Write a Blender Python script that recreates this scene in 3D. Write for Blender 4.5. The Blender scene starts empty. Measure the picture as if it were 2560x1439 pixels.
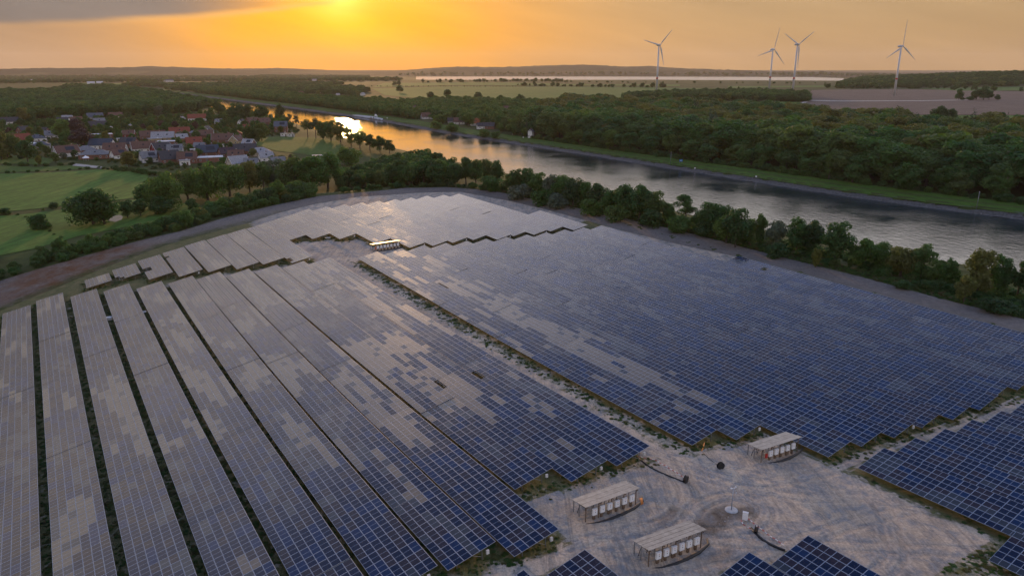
import bpy, bmesh, math, random
import numpy as np
from mathutils import Vector, Matrix, Euler
from mathutils.geometry import delaunay_2d_cdt

R = math.radians
rng = np.random.default_rng(7)
random.seed(7)
scn = bpy.context.scene
C = scn.collection

# ------------------------------------------------------------------ camera, sky, sun, exposure
HAZE = 0.000032
HC = 64.0                                   # camera above the canal's water level
FPX, HOR = 1800.0, 172.0                    # focal length and horizon row for a 2560 x 1439 frame
PITCH = math.atan((719.5 - HOR) / FPX)
cam_d = bpy.data.cameras.new('camera')
cam_d.sensor_width = 36.0
cam_d.lens = 36.0 * FPX / 2560.0
cam_d.clip_start = 1.0
cam_d.clip_end = 60000.0
cam = bpy.data.objects.new('camera', cam_d)
C.objects.link(cam)
cam.location = (0, 0, HC)
cam.rotation_euler = (math.pi / 2 - PITCH, 0, 0)
scn.camera = cam

SUN_AZ, SUN_EL = R(-12.6), R(5.4)           # azimuth measured from +Y towards +X
SUNDIR = Vector((math.sin(SUN_AZ) * math.cos(SUN_EL), math.cos(SUN_AZ) * math.cos(SUN_EL), math.sin(SUN_EL)))

world = bpy.data.worlds.new('World')
scn.world = world
world.use_nodes = True
wn, wl = world.node_tree.nodes, world.node_tree.links
wn.clear()


def wnode(t, **kw):
    n = wn.new(t)
    for k, v in kw.items():
        setattr(n, k, v)
    return n


def wmath(op, a, b=None, c=None, clamp=False):
    n = wn.new('ShaderNodeMath')
    n.operation = op
    n.use_clamp = clamp
    for i, v in enumerate((a, b, c)):
        if v is None:
            continue
        if isinstance(v, (int, float)):
            n.inputs[i].default_value = v
        else:
            wl.new(v, n.inputs[i])
    return n.outputs[0]


def wmix(fac, a, b, bt='MIX'):
    n = wn.new('ShaderNodeMix')
    n.data_type = 'RGBA'
    n.blend_type = bt
    for s, v in ((n.inputs[0], fac), (n.inputs[6], a), (n.inputs[7], b)):
        if isinstance(v, (int, float)):
            s.default_value = v
        elif isinstance(v, tuple):
            s.default_value = (*v, 1.0)
        else:
            wl.new(v, s)
    return n.outputs[2]


VEIL = [(.0, (.30, .175, .072)), (.055, (.27, .180, .093)), (.085, (.41, .34, .28)), (.125, (.65, .62, .61)), (.22, (1.16, 1.03, .98)), (.31, (.64, .64, .76)), (.38, (.27, .33, .52)), (.46, (.105, .182, .40)), (.58, (.080, .150, .35)), (1.0, (.078, .145, .33))]
BLOOM = (2.5, 0.24, -1.0)
CORE = (9.0, 4.4, 1.2)


def build_world():
    sky = wnode('ShaderNodeTexSky', sky_type='NISHITA', sun_disc=False)
    sky.sun_elevation = SUN_EL
    sky.sun_rotation = SUN_AZ
    sky.altitude = 60
    sky.air_density = 1.3
    sky.dust_density = 3.2
    sky.ozone_density = 1.6
    tc = wnode('ShaderNodeTexCoord')
    nrm = wnode('ShaderNodeVectorMath', operation='NORMALIZE')
    wl.new(tc.outputs['Generated'], nrm.inputs[0])
    d = nrm.outputs[0]
    sep = wnode('ShaderNodeSeparateXYZ')
    wl.new(d, sep.inputs[0])
    x, y, z = sep.outputs
    dot = wnode('ShaderNodeVectorMath', operation='DOT_PRODUCT')
    wl.new(d, dot.inputs[0])
    dot.inputs[1].default_value = SUNDIR
    ang = wmath('ARCCOSINE', wmath('MINIMUM', dot.outputs['Value'], 0.99999))
    azi = wmath('ARCTAN2', x, y)
    ele = wmath('ARCSINE', z)
    daz = wmath('SUBTRACT', azi, SUN_AZ)
    # veil of thin high cloud lit from behind: warm near the sun, dull mauve away from it
    base = sky.outputs[0]
    # broad orange bloom in the hazy air around the sun (wide in azimuth, shallow in elevation)
    u = wmath('DIVIDE', daz, 0.24)
    v = wmath('DIVIDE', wmath('SUBTRACT', ele, 0.03), 0.16)
    rr = wmath('ADD', wmath('MULTIPLY', u, u), wmath('MULTIPLY', v, v))
    bloom = wmath('POWER', 2.71828, wmath('MULTIPLY', rr, -1.0))
    u2 = wmath('DIVIDE', ang, 0.021)
    core = wmath('POWER', 2.71828, wmath('MULTIPLY', u2, -1.0))
    # the thinly veiled evening sky itself: tan along the horizon, pale above it, cool blue overhead, dimmer away from the sunset
    vr = wnode('ShaderNodeValToRGB')
    stops = [(p_, tuple(c_ * .5 for c_ in v_)) for p_, v_ in VEIL]
    while len(vr.color_ramp.elements) < len(stops):
        vr.color_ramp.elements.new(.5)
    for el, (pp, cc) in zip(vr.color_ramp.elements, stops):
        el.position = pp
        el.color = (*cc, 1)
    wl.new(wmath('DIVIDE', wmath('MAXIMUM', ele, 0.0), 1.5708), vr.inputs[0])
    west = wmath('MULTIPLY_ADD', wmath('COSINE', daz), 0.12, 0.88)
    vs = wn.new('ShaderNodeVectorMath')
    vs.operation = 'SCALE'
    wl.new(vr.outputs[0], vs.inputs[0])
    wl.new(wmath('MULTIPLY', west, 15.8), vs.inputs['Scale'])
    col = wmix(1.0, base, (0.05, 0.045, 0.05), 'MULTIPLY')
    col = wmix(1.0, col, vs.outputs[0], 'ADD')
    for f, c in ((bloom, BLOOM), (core, CORE)):
        cb = wnode('ShaderNodeCombineXYZ')
        for i in range(3):
            wl.new(f, cb.inputs[i])
        m = wn.new('ShaderNodeVectorMath')
        m.operation = 'MULTIPLY'
        wl.new(cb.outputs[0], m.inputs[0])
        m.inputs[1].default_value = c
        col = wmix(1.0, col, m.outputs[0], 'ADD')
    # clouds: long streaks drawn out along the horizon
    cmb = wnode('ShaderNodeCombineXYZ')
    wl.new(wmath('MULTIPLY', daz, 3.2), cmb.inputs[0])
    wl.new(wmath('MULTIPLY_ADD', daz, 5.0, wmath('MULTIPLY', ele, 26.0)), cmb.inputs[1])
    noi = wnode('ShaderNodeTexNoise')
    noi.inputs['Scale'].default_value = 1.1
    noi.inputs['Detail'].default_value = 5.0
    noi.inputs['Roughness'].default_value = 0.55
    wl.new(cmb.outputs[0], noi.inputs['Vector'])
    # a bank of grey cloud to the left of the sun, its lower edge running down to the left
    edge = wmath('ADD', wmath('MULTIPLY_ADD', daz, wmath('MULTIPLY_ADD', daz, 0.18, 0.165), 0.0828), wmath('MULTIPLY_ADD', noi.outputs[0], 0.010, -0.005))
    up = wmath('SUBTRACT', ele, edge)
    sm = wn.new('ShaderNodeMapRange')
    sm.interpolation_type = 'SMOOTHSTEP'
    sm.inputs['From Min'].default_value = -0.003
    sm.inputs['From Max'].default_value = 0.007
    wl.new(up, sm.inputs['Value'])
    left = wn.new('ShaderNodeMapRange')
    left.interpolation_type = 'SMOOTHSTEP'
    left.inputs['From Min'].default_value = 0.02
    left.inputs['From Max'].default_value = -0.22
    wl.new(daz, left.inputs['Value'])
    fadeup = wn.new('ShaderNodeMapRange')
    fadeup.inputs['From Min'].default_value = 0.52
    fadeup.inputs['From Max'].default_value = 0.09
    wl.new(ele, fadeup.inputs['Value'])
    cm = wmath('MULTIPLY', wmath('MULTIPLY', sm.outputs[0], left.outputs[0]), fadeup.outputs[0])
    dimleft = wn.new('ShaderNodeMapRange')
    dimleft.interpolation_type = 'SMOOTHSTEP'
    dimleft.inputs['From Min'].default_value = -0.09
    dimleft.inputs['From Max'].default_value = -0.35
    wl.new(daz, dimleft.inputs['Value'])
    col = wmix(wmath('MULTIPLY', wmath('MULTIPLY', dimleft.outputs[0], fadeup.outputs[0]), 0.50), col, (1.45, 1.02, .82))
    col = wmix(wmath('MULTIPLY', cm, 0.92), col, (.92, .84, .80))
    # lit rim of that cloud
    rim = wmath('POWER', 2.71828, wmath('MULTIPLY', wmath('POWER', wmath('DIVIDE', up, 0.0032), 2.0), -1.0))
    rimf = wmath('MULTIPLY', wmath('MULTIPLY', rim, 0.95), wmath('POWER', 2.71828, wmath('DIVIDE', wmath('ABSOLUTE', wmath('ADD', daz, 0.09)), -0.13)))
    col = wmix(wmath('MULTIPLY', rimf, 0.7), col, (4.6, 2.5, 0.8))
    # faint streaks everywhere
    st = wn.new('ShaderNodeMapRange')
    st.inputs['From Min'].default_value = 0.3
    st.inputs['From Max'].default_value = 0.75
    st.inputs['To Min'].default_value = 0.88
    st.inputs['To Max'].default_value = 1.10
    wl.new(noi.outputs[0], st.inputs['Value'])
    sc = wn.new('ShaderNodeVectorMath')
    sc.operation = 'SCALE'
    mxz = wn.new('ShaderNodeVectorMath')
    mxz.operation = 'MAXIMUM'
    wl.new(col, mxz.inputs[0])
    mxz.inputs[1].default_value = (.05, .05, .05)
    wl.new(mxz.outputs[0], sc.inputs[0])
    wl.new(st.outputs[0], sc.inputs['Scale'])
    bg = wnode('ShaderNodeBackground')
    bg.inputs['Strength'].default_value = 0.10
    wl.new(sc.outputs[0], bg.inputs['Color'])
    out = wnode('ShaderNodeOutputWorld')
    wl.new(bg.outputs[0], out.inputs['Surface'])


build_world()

sun_d = bpy.data.lights.new('sun', 'SUN')
sun_d.energy = 1.0
sun_d.angle = R(1.2)
sun_d.color = (1.0, 0.56, 0.22)
sun = bpy.data.objects.new('sun', sun_d)
C.objects.link(sun)
sun.rotation_euler = (-SUNDIR).to_track_quat('-Z', 'Y').to_euler()

scn.view_settings.view_transform = 'Standard'
scn.view_settings.look = 'None'
scn.view_settings.exposure = 1.20
scn.view_settings.gamma = 1.0
scn.view_settings.use_curve_mapping = False
scn.render.engine = 'CYCLES'
scn.cycles.max_bounces = 8
scn.cycles.diffuse_bounces = 4
scn.cycles.glossy_bounces = 3
scn.cycles.transmission_bounces = 5
scn.cycles.volume_bounces = 0
scn.cycles.use_denoising = True
scn.cycles.sample_clamp_indirect = 6.0

# ------------------------------------------------------------------ survey: rows, terrain, pixel -> ground
AZ = -0.5774104659953787                    # compass line of the panel rows
D2 = np.array([math.sin(AZ), math.cos(AZ)])   # along a row, away from the camera
N2 = np.array([math.cos(AZ), -math.sin(AZ)])  # across the rows, to the right
POLY = np.array([-53.32732, 0.5553, -0.51, -7.67391, 2.77572, 1.40821, 6.05747, -0.85117, -0.54575, -0.59565])
TILT = R(11.2)
MODL, MODW = 1.82, 1.045
SLW = MODW * 6


def low_edge(q, t):
    """height of the panels' low edge over the site (survey of the rows)"""
    q = np.clip(np.asarray(q, float), -18, 172) / 100 - .5
    t = np.clip(np.asarray(t, float), 15, 280) / 100 - 1.3
    f = np.stack([np.ones_like(q), q, t, q * q, q * t, t * t, q ** 3, q * q * t, q * t * t, t ** 3], -1)
    return f @ POLY + HC


def qt2xy(q, t):
    return N2[0] * q + D2[0] * t, N2[1] * q + D2[1] * t


def xy2qt(x, y):
    return N2[0] * x + N2[1] * y, D2[0] * x + D2[1] * y


def ray(px, py):
    u = (px - 1280) / FPX
    w = (719.5 - py) / FPX
    return np.array([u, math.cos(PITCH) + w * math.sin(PITCH), -math.sin(PITCH) + w * math.cos(PITCH)])


def hit_field(px, py, up=-0.9):
    r = ray(px, py)
    s = 50 / -r[2]
    for i in range(30):
        q, t = xy2qt(s * r[0], s * r[1])
        z = float(low_edge(q, t)) + up - HC
        s = .5 * s + .5 * z / r[2]
    return s * r[0], s * r[1]


def at_level(px, py, z):
    r = ray(px, py)
    s = (z - HC) / r[2]
    return s * r[0], s * r[1]


FAR_BANK = [(507, 242), (600, 254), (700, 266), (800, 281), (860, 289), (919, 297), (955, 302), (1011, 314.5), (1081, 328.5),
            (1151, 341), (1222, 351), (1292, 360), (1398, 378), (1503, 393.6), (1609, 411), (1700, 427), (1836, 447), (2011, 477),
            (2187, 503.6), (2363, 530), (2560, 551)]
fb = np.array([at_level(a, b, 0.0) for a, b in FAR_BANK])
# smooth the survey, then carry the canal on beyond both ends
for _ in range(2):
    s_ = fb.copy()
    s_[1:-1] = .25 * fb[:-2] + .5 * fb[1:-1] + .25 * fb[2:]
    fb = s_
dL, dR_ = fb[0] - fb[1], fb[-1] - fb[-2]
fb = np.vstack([fb[0] + dL / np.linalg.norm(dL) * 900, fb, fb[-1] + dR_ / np.linalg.norm(dR_) * 120,
                fb[-1] + dR_ / np.linalg.norm(dR_) * 500])


def resample(P, step):
    seg = np.linalg.norm(np.diff(P, axis=0), axis=1)
    s = np.concatenate([[0], np.cumsum(seg)])
    n = max(2, int(s[-1] / step) + 1)
    u = np.linspace(0, s[-1], n)
    return np.stack([np.interp(u, s, P[:, 0]), np.interp(u, s, P[:, 1])], 1)


def offset_line(P, d):
    """positive d: to the camera's side of the far bank"""
    T = np.gradient(P, axis=0)
    T /= np.linalg.norm(T, axis=1)[:, None]
    Nn = np.stack([-T[:, 1], T[:, 0]], 1)     # line runs from far left to near right
    sgn = 1.0 if Nn[len(Nn) // 2] @ (-P[len(P) // 2]) > 0 else -1.0
    return P + Nn * d * sgn


HALF = 53.0
CL = resample(offset_line(resample(fb, 30), HALF), 45)    # canal centre line


SEG_A, SEG_D = CL[:-1], np.diff(CL, axis=0)
SEG_L2 = (SEG_D ** 2).sum(1)


def canal_dist(x, y):
    """signed distance to the centre line, positive on the far (wooded) side"""
    X, Y = np.ravel(x).astype(float), np.ravel(y).astype(float)
    out = np.empty(len(X))
    for i in range(0, len(X), 4000):
        dx, dy = X[i:i + 4000, None] - SEG_A[:, 0], Y[i:i + 4000, None] - SEG_A[:, 1]
        u = np.clip((dx * SEG_D[:, 0] + dy * SEG_D[:, 1]) / SEG_L2, 0, 1)
        d2 = (dx - u * SEG_D[:, 0]) ** 2 + (dy - u * SEG_D[:, 1]) ** 2
        j = d2.argmin(1)
        r = np.arange(len(j))
        out[i:i + 4000] = np.sqrt(d2[r, j]) * np.sign(SEG_D[j, 0] * dy[r, j] - SEG_D[j, 1] * dx[r, j])
    return (out * CANAL_SIGN).reshape(np.shape(x))


CANAL_SIGN = 1.0
if canal_dist(np.array([0.0]), np.array([0.0]))[0] > 0:
    CANAL_SIGN = -1.0

OUTER_PX = [(-260, 790), (-100, 740), (0, 702), (87, 675), (174, 651), (261, 626), (347, 602), (452, 578), (560, 545), (700, 510), (800, 490), (905, 481), (1011, 470), (1116, 468),
            (1222, 475), (1327, 497), (1400, 511), (1503, 533), (1609, 557), (1700, 577), (1800, 602), (1900, 629), (2011, 657), (2152, 692), (2363, 749), (2560, 798), (2800, 862)]
OUTER = [hit_field(*p) for p in OUTER_PX] + [(230, 40), (160, -60), (-60, -60), (-150, 40), (-200, 130)]
OUTER = np.array(OUTER)


def poly_dist(x, y, P):
    """distance outside polygon P (negative inside)"""
    X, Y = np.ravel(x).astype(float), np.ravel(y).astype(float)
    A = np.asarray(P, float)
    D = np.roll(A, -1, 0) - A
    L2 = (D ** 2).sum(1)
    out = np.empty(len(X))
    for i in range(0, len(X), 4000):
        dx, dy = X[i:i + 4000, None] - A[:, 0], Y[i:i + 4000, None] - A[:, 1]
        u = np.clip((dx * D[:, 0] + dy * D[:, 1]) / L2, 0, 1)
        d = np.sqrt(((dx - u * D[:, 0]) ** 2 + (dy - u * D[:, 1]) ** 2).min(1))
        c = (dy < 0) != (dy < D[:, 1])
        with np.errstate(divide='ignore', invalid='ignore'):
            ins = ((c & (dx < D[:, 0] * dy / D[:, 1])).sum(1) % 2) == 1
        out[i:i + 4000] = np.where(ins, -d, d)
    return out.reshape(np.shape(x))


def sstep(a, b, v):
    u = np.clip((v - a) / (b - a), 0, 1)
    return u * u * (3 - 2 * u)


SKY_X = np.array([-900, -300, 0, 100, 250, 350, 390, 440, 480, 600, 700, 800, 900, 1000, 1090, 1150, 1280, 1400, 1480, 1560, 1620, 1700, 1800, 1900, 2000, 2100, 2200, 2560, 3300])
SKY_Y = np.array([170, 172, 172, 170, 168, 167.5, 165.5, 168, 169, 170, 169.5, 173, 174.5, 175, 168, 165.5, 166, 163, 162, 165, 164, 169, 173, 176, 177, 178, 180, 179, 178])
RID_X = np.array([-900, 1900, 2040, 2150, 2250, 2350, 2450, 2560, 2800, 3300])
RID_Y = np.array([260, 260, 205, 189, 185, 181, 178, 176, 174, 174])


def lake_mask(x, y):
    r = np.hypot(x, y)
    px = 1280 + FPX * x / np.maximum(y, 1) / math.cos(PITCH) * 1.0
    m = sstep(4250, 4450, r) * (1 - sstep(6300, 6500, r))
    return m * sstep(900, 1060, px) * (1 - sstep(2060, 2180, px))


def H(x, y):
    x = np.asarray(x, float)
    y = np.asarray(y, float)
    c = canal_dist(x, y)
    r = np.hypot(x, y)
    th = np.arctan2(x, np.maximum(y, 1e-3))
    pxx = 1280 + FPX * np.tan(np.clip(th, -1.2, 1.2)) / math.cos(PITCH) * 0.985
    land = 4.0 + 12.5 * sstep(120, 1300, c) + 0.9 * np.sin(x / 97 + 1) * np.sin(y / 131) * sstep(200, 600, r)
    land += 7.0 * sstep(900, 2200, r) * (c < 0)
    land = np.where(c < 0, land + 0.8 * sstep(330, 480, r) * 1.0, land)
    lm = lake_mask(x, y)
    land = land * (1 - sstep(3300, 4200, r) * .75)
    land = land * (1 - lm) - 3.0 * lm
    # wooded ridge on the right and the hills along the horizon
    ridge = HC + (HOR - np.interp(pxx, RID_X, RID_Y)) * 2900 / FPX - 13
    rb = sstep(2100, 2800, r) * (1 - sstep(3000, 3900, r))
    land = np.maximum(land, land + (np.maximum(ridge, land) - land) * rb)
    hill = HC + (HOR - np.interp(pxx, SKY_X, SKY_Y)) * 8300 / FPX - 10
    hb = sstep(6500, 8200, r) * (1 - sstep(8600, 11500, r) * .8)
    wob = 7 * np.sin(x / 310) * np.sin(y / 420 + x / 900)
    land = land + (np.maximum(hill, 3) + wob - land) * hb
    a = np.abs(c)
    cut = np.where(a < HALF, -3.0, -3.0 + 5.3 * sstep(HALF - 1, HALF + 7, a))
    land = np.where(a < HALF + 30, cut + (land - cut) * sstep(HALF + 6, HALF + 30, a), land)
    q, t = xy2qt(x, y)
    m = sstep(2, 48, poly_dist(x, y, OUTER))
    return (low_edge(q, t) - 0.9) * (1 - m) + land * m


def Hs(x, y):
    return float(H(np.array([x]), np.array([y]))[0])


_S = np.geomspace(30, 14000, 420)


def G(px, py):
    """the ground point seen at that place of the survey photograph"""
    r = ray(px, py)
    X, Y, Z = _S * r[0], _S * r[1], HC + _S * r[2]
    dz = Z - H(X, Y)
    i = int(np.argmax(dz < 0)) if (dz < 0).any() else len(_S) - 1
    if i == 0:
        return Vector((X[0], Y[0], Hs(X[0], Y[0])))
    a, b = _S[i - 1], _S[i]
    for _ in range(12):
        m = .5 * (a + b)
        if HC + m * r[2] - Hs(m * r[0], m * r[1]) < 0:
            b = m
        else:
            a = m
    return Vector((b * r[0], b * r[1], Hs(b * r[0], b * r[1])))


def mpp(v):
    """metres per photograph pixel at a point"""
    return math.hypot(v.x, v.y, v.z - HC) / FPX


# ------------------------------------------------------------------ tagging and mesh helpers
def tag(o, label=None, cat=None, group=None, kind=None):
    if label:
        o['label'] = label
    if cat:
        o['category'] = cat
    if group:
        o['group'] = group
    if kind:
        o['kind'] = kind
    return o


def empty(name, loc=(0, 0, 0), rz=0.0, **kw):
    o = bpy.data.objects.new(name, None)
    o.empty_display_size = 0.3
    C.objects.link(o)
    o.location = loc
    o.rotation_euler = (0, 0, rz)
    return tag(o, **kw)


def link(name, me, parent=None, loc=None, rot=None, scale=None):
    o = bpy.data.objects.new(name, me)
    C.objects.link(o)
    if parent is not None:
        o.parent = parent
    if loc is not None:
        o.location = loc
    if rot is not None:
        o.rotation_euler = rot
    if scale is not None:
        o.scale = scale
    return o


def np_mesh(name, V, F, mats=(), mi=None, uv=None, attrs=None, smooth=False):
    """V (n,3); F (m,3) or (m,4) arrays"""
    V = np.asarray(V, np.float32)
    F = np.asarray(F, np.int32)
    k = F.shape[1]
    me = bpy.data.meshes.new(name)
    me.vertices.add(len(V))
    me.vertices.foreach_set('co', V.ravel())
    me.loops.add(F.size)
    me.loops.foreach_set('vertex_index', F.ravel())
    me.polygons.add(len(F))
    me.polygons.foreach_set('loop_start', np.arange(0, F.size, k, dtype=np.int32))
    me.polygons.foreach_set('loop_total', np.full(len(F), k, np.int32))
    for m in mats:
        me.materials.append(m)
    if mi is not None:
        me.polygons.foreach_set('material_index', np.asarray(mi, np.int32))
    if uv is not None:
        l = me.uv_layers.new(name='UVMap')
        l.data.foreach_set('uv', np.asarray(uv, np.float32).ravel())
    if not smooth:
        me.shade_flat()
    for nm, arr in (attrs or {}).items():
        a = me.attributes.new(nm, 'FLOAT', 'POINT')
        a.data.foreach_set('value', np.asarray(arr, np.float32))
    me.update(calc_edges=True)
    return me


class MB:
    """collects boxes, bars, tubes and prisms, builds one mesh"""

    def __init__(s):
        s.v, s.f, s.m = [], [], []

    def add(s, vs, fs, m=0):
        o = len(s.v)
        s.v += [tuple(a) for a in vs]
        s.f += [tuple(i + o for i in f) for f in fs]
        s.m += [m] * len(fs)

    def box(s, c, d, m=0, rz=0.0):
        x, y, z = c
        a, b, h = d[0] / 2, d[1] / 2, d[2] / 2
        cs, sn = math.cos(rz), math.sin(rz)
        vs = []
        for dz in (-h, h):
            for dx, dy in ((-a, -b), (a, -b), (a, b), (-a, b)):
                vs.append((x + dx * cs - dy * sn, y + dx * sn + dy * cs, z + dz))
        s.add(vs, [(3, 2, 1, 0), (4, 5, 6, 7), (0, 1, 5, 4), (1, 2, 6, 5), (2, 3, 7, 6), (3, 0, 4, 7)], m)

    def bar(s, p0, p1, w, h=None, m=0):
        p0, p1 = Vector(p0), Vector(p1)
        d = (p1 - p0).normalized()
        up = Vector((0, 0, 1)) if abs(d.z) < .95 else Vector((1, 0, 0))
        x = d.cross(up).normalized() * (w / 2)
        y = x.normalized().cross(d) * ((h or w) / 2)
        vs = [p0 - x - y, p0 + x - y, p0 + x + y, p0 - x + y, p1 - x - y, p1 + x - y, p1 + x + y, p1 - x + y]
        s.add(vs, [(3, 2, 1, 0), (4, 5, 6, 7), (0, 1, 5, 4), (1, 2, 6, 5), (2, 3, 7, 6), (3, 0, 4, 7)], m)

    def tube(s, pts, rad, n=8, m=0, cap=True):
        pts = [Vector(p) for p in pts]
        rad = rad if hasattr(rad, '__len__') else [rad] * len(pts)
        o = len(s.v)
        for i, p in enumerate(pts):
            d = (pts[min(i + 1, len(pts) - 1)] - pts[max(i - 1, 0)]).normalized()
            up = Vector((0, 0, 1)) if abs(d.z) < .9 else Vector((1, 0, 0))
            x = d.cross(up).normalized()
            y = d.cross(x)
            for k in range(n):
                a = 2 * math.pi * k / n
                s.v.append(tuple(p + x * math.cos(a) * rad[i] + y * math.sin(a) * rad[i]))
        for i in range(len(pts) - 1):
            for k in range(n):
                s.f.append((o + i * n + k, o + i * n + (k + 1) % n, o + (i + 1) * n + (k + 1) % n, o + (i + 1) * n + k))
                s.m.append(m)
        if cap:
            s.f.append(tuple(o + k for k in range(n))[::-1])
            s.f.append(tuple(o + (len(pts) - 1) * n + k for k in range(n)))
            s.m += [m, m]

    def mesh(s, name, mats, smooth=False):
        me = bpy.data.meshes.new(name)
        me.from_pydata(s.v, [], s.f)
        for m in (mats if isinstance(mats, (list, tuple)) else [mats]):
            me.materials.append(m)
        me.polygons.foreach_set('material_index', s.m)
        if smooth:
            me.polygons.foreach_set('use_smooth', [True] * len(s.f))
        me.update()
        return me

    def build(s, name, mats, parent=None, loc=None, rot=None, smooth=False):
        return link(name, s.mesh(name, mats, smooth), parent, loc, rot)


# ------------------------------------------------------------------ materials
class NT:
    """small helper round a material's node tree"""

    def __init__(s, name):
        s.mat = bpy.data.materials.new(name)
        s.mat.use_nodes = True
        s.n, s.l = s.mat.node_tree.nodes, s.mat.node_tree.links
        s.bsdf = s.n['Principled BSDF']
        s.out = s.n['Material Output']

    def new(s, t, **kw):
        n = s.n.new(t)
        for k, v in kw.items():
            setattr(n, k, v)
        return n

    def set(s, sock, v):
        if isinstance(v, (int, float)):
            sock.default_value = v
        elif isinstance(v, tuple):
            sock.default_value = (*v, 1.0) if len(v) == 3 and sock.type == 'RGBA' else v
        else:
            s.l.new(v, sock)

    def coord(s, kind='Object'):
        return s.new('ShaderNodeTexCoord').outputs[kind]

    def geo(s, out='Position'):
        return s.new('ShaderNodeNewGeometry').outputs[out]

    def mapping(s, vec, scale=(1, 1, 1), rot=(0, 0, 0)):
        n = s.new('ShaderNodeMapping')
        s.l.new(vec, n.inputs[0])
        n.inputs['Scale'].default_value = scale
        n.inputs['Rotation'].default_value = rot
        return n.outputs[0]

    def noise(s, vec, scale, detail=4, rough=.55, dist=0.0):
        n = s.new('ShaderNodeTexNoise')
        s.l.new(vec, n.inputs['Vector'])
        n.inputs['Scale'].default_value = scale
        n.inputs['Detail'].default_value = detail
        n.inputs['Roughness'].default_value = rough
        n.inputs['Distortion'].default_value = dist
        return n.outputs[0]

    def ramp(s, fac, stops, interp='LINEAR'):
        n = s.new('ShaderNodeValToRGB')
        n.color_ramp.interpolation = interp
        e = n.color_ramp.elements
        while len(e) < len(stops):
            e.new(0.5)
        for el, (p, c) in zip(e, stops):
            el.position = p
            el.color = (*c, 1) if isinstance(c, tuple) else (c, c, c, 1)
        s.l.new(fac, n.inputs[0])
        return n.outputs[0]

    def mix(s, f, a, b, bt='MIX'):
        n = s.new('ShaderNodeMix', data_type='RGBA', blend_type=bt)
        s.set(n.inputs[0], f)
        s.set(n.inputs[6], a)
        s.set(n.inputs[7], b)
        return n.outputs[2]

    def math(s, op, a, b=None, c=None, clamp=False):
        n = s.new('ShaderNodeMath', operation=op, use_clamp=clamp)
        for i, v in enumerate((a, b, c)):
            if v is not None:
                s.set(n.inputs[i], v)
        return n.outputs[0]

    def bump(s, h, strength=.3, dist=.1):
        n = s.new('ShaderNodeBump')
        n.inputs['Strength'].default_value = strength
        n.inputs['Distance'].default_value = dist
        s.l.new(h, n.inputs['Height'])
        s.l.new(n.outputs[0], s.bsdf.inputs['Normal'])

    def attr(s, name):
        return s.new('ShaderNodeAttribute', attribute_name=name).outputs['Fac']

    def done(s, col=None, rough=None, **kw):
        if col is not None:
            s.set(s.bsdf.inputs['Base Color'], col)
        if rough is not None:
            s.set(s.bsdf.inputs['Roughness'], rough)
        for k, v in kw.items():
            s.set(s.bsdf.inputs[k.replace('_', ' ')], v)
        return s.mat


def simple(name, col, rough=.7, var=.12, scale=3.0, **kw):
    """plain coat with a little dirt and unevenness"""
    t = NT(name)
    n = t.noise(t.coord('Object'), scale, 5, .6)
    lo = tuple(max(0, c * (1 - var * 1.6)) for c in col)
    hi = tuple(min(1, c * (1 + var)) for c in col)
    return t.done(t.ramp(n, [(.3, lo), (.7, hi)]), rough, **kw)


def leaf_mat(name, cols, trans=.48):
    t = NT(name)
    rnd = t.new('ShaderNodeObjectInfo').outputs['Random']
    k = len(cols)
    col = t.ramp(rnd, [((i + .5) / k, c) for i, c in enumerate(cols)])
    n = t.noise(t.coord('Object'), 7.0, 3, .6)
    sh = t.ramp(n, [(.3, .62), (.7, 1.35)])
    col = t.mix(1.0, col, sh, 'MULTIPLY')
    t.done(col, .62, Specular_IOR_Level=.25)
    tr = t.new('ShaderNodeBsdfTranslucent')
    t.l.new(t.mix(1.0, col, (1.0, 1.18, .60), 'MULTIPLY'), tr.inputs[0])
    mx = t.new('ShaderNodeMixShader')
    mx.inputs[0].default_value = trans
    t.l.new(t.bsdf.outputs[0], mx.inputs[1])
    t.l.new(tr.outputs[0], mx.inputs[2])
    t.l.new(mx.outputs[0], t.out.inputs['Surface'])
    return t.mat


M = {}
M['leaf_mid'] = leaf_mat('leaf_mid', [(0.057, 0.129, 0.030), (0.079, 0.158, 0.042), (0.103, 0.170, 0.038), (0.068, 0.131, 0.040), (0.095, 0.138, 0.042)])
M['leaf_dark'] = leaf_mat('leaf_dark', [(0.041, 0.101, 0.030), (0.058, 0.127, 0.040), (0.046, 0.090, 0.036), (0.059, 0.113, 0.033)])
M['leaf_forest'] = leaf_mat('leaf_forest', [(0.039, 0.116, 0.034), (0.080, 0.160, 0.043), (0.048, 0.128, 0.039), (0.120, 0.170, 0.046), (0.046, 0.119, 0.043), (0.097, 0.160, 0.046), (0.063, 0.137, 0.039)])
M['leaf_silver'] = leaf_mat('leaf_silver', [(.105, .140, .090), (.090, .125, .082), (.120, .145, .095)], .25)
M['leaf_olive'] = leaf_mat('leaf_olive', [(0.141, 0.139, 0.040), (0.144, 0.153, 0.048), (0.124, 0.139, 0.044)])
M['leaf_copper'] = leaf_mat('leaf_copper', [(0.060, 0.035, 0.032), (0.080, 0.044, 0.035)], .1)
M['leaf_yellow'] = leaf_mat('leaf_yellow', [(0.144, 0.153, 0.033), (0.144, 0.153, 0.037)])
M['needle'] = leaf_mat('needle', [(0.032, 0.070, 0.035), (0.043, 0.089, 0.044)], .08)
M['bark'] = simple('bark', (.07, .055, .042), .9, .25, 6)
M['leaf_weed'] = leaf_mat('leaf_weed', [(.105, .112, .034), (.140, .105, .046), (.085, .105, .036)], .35)


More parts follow.
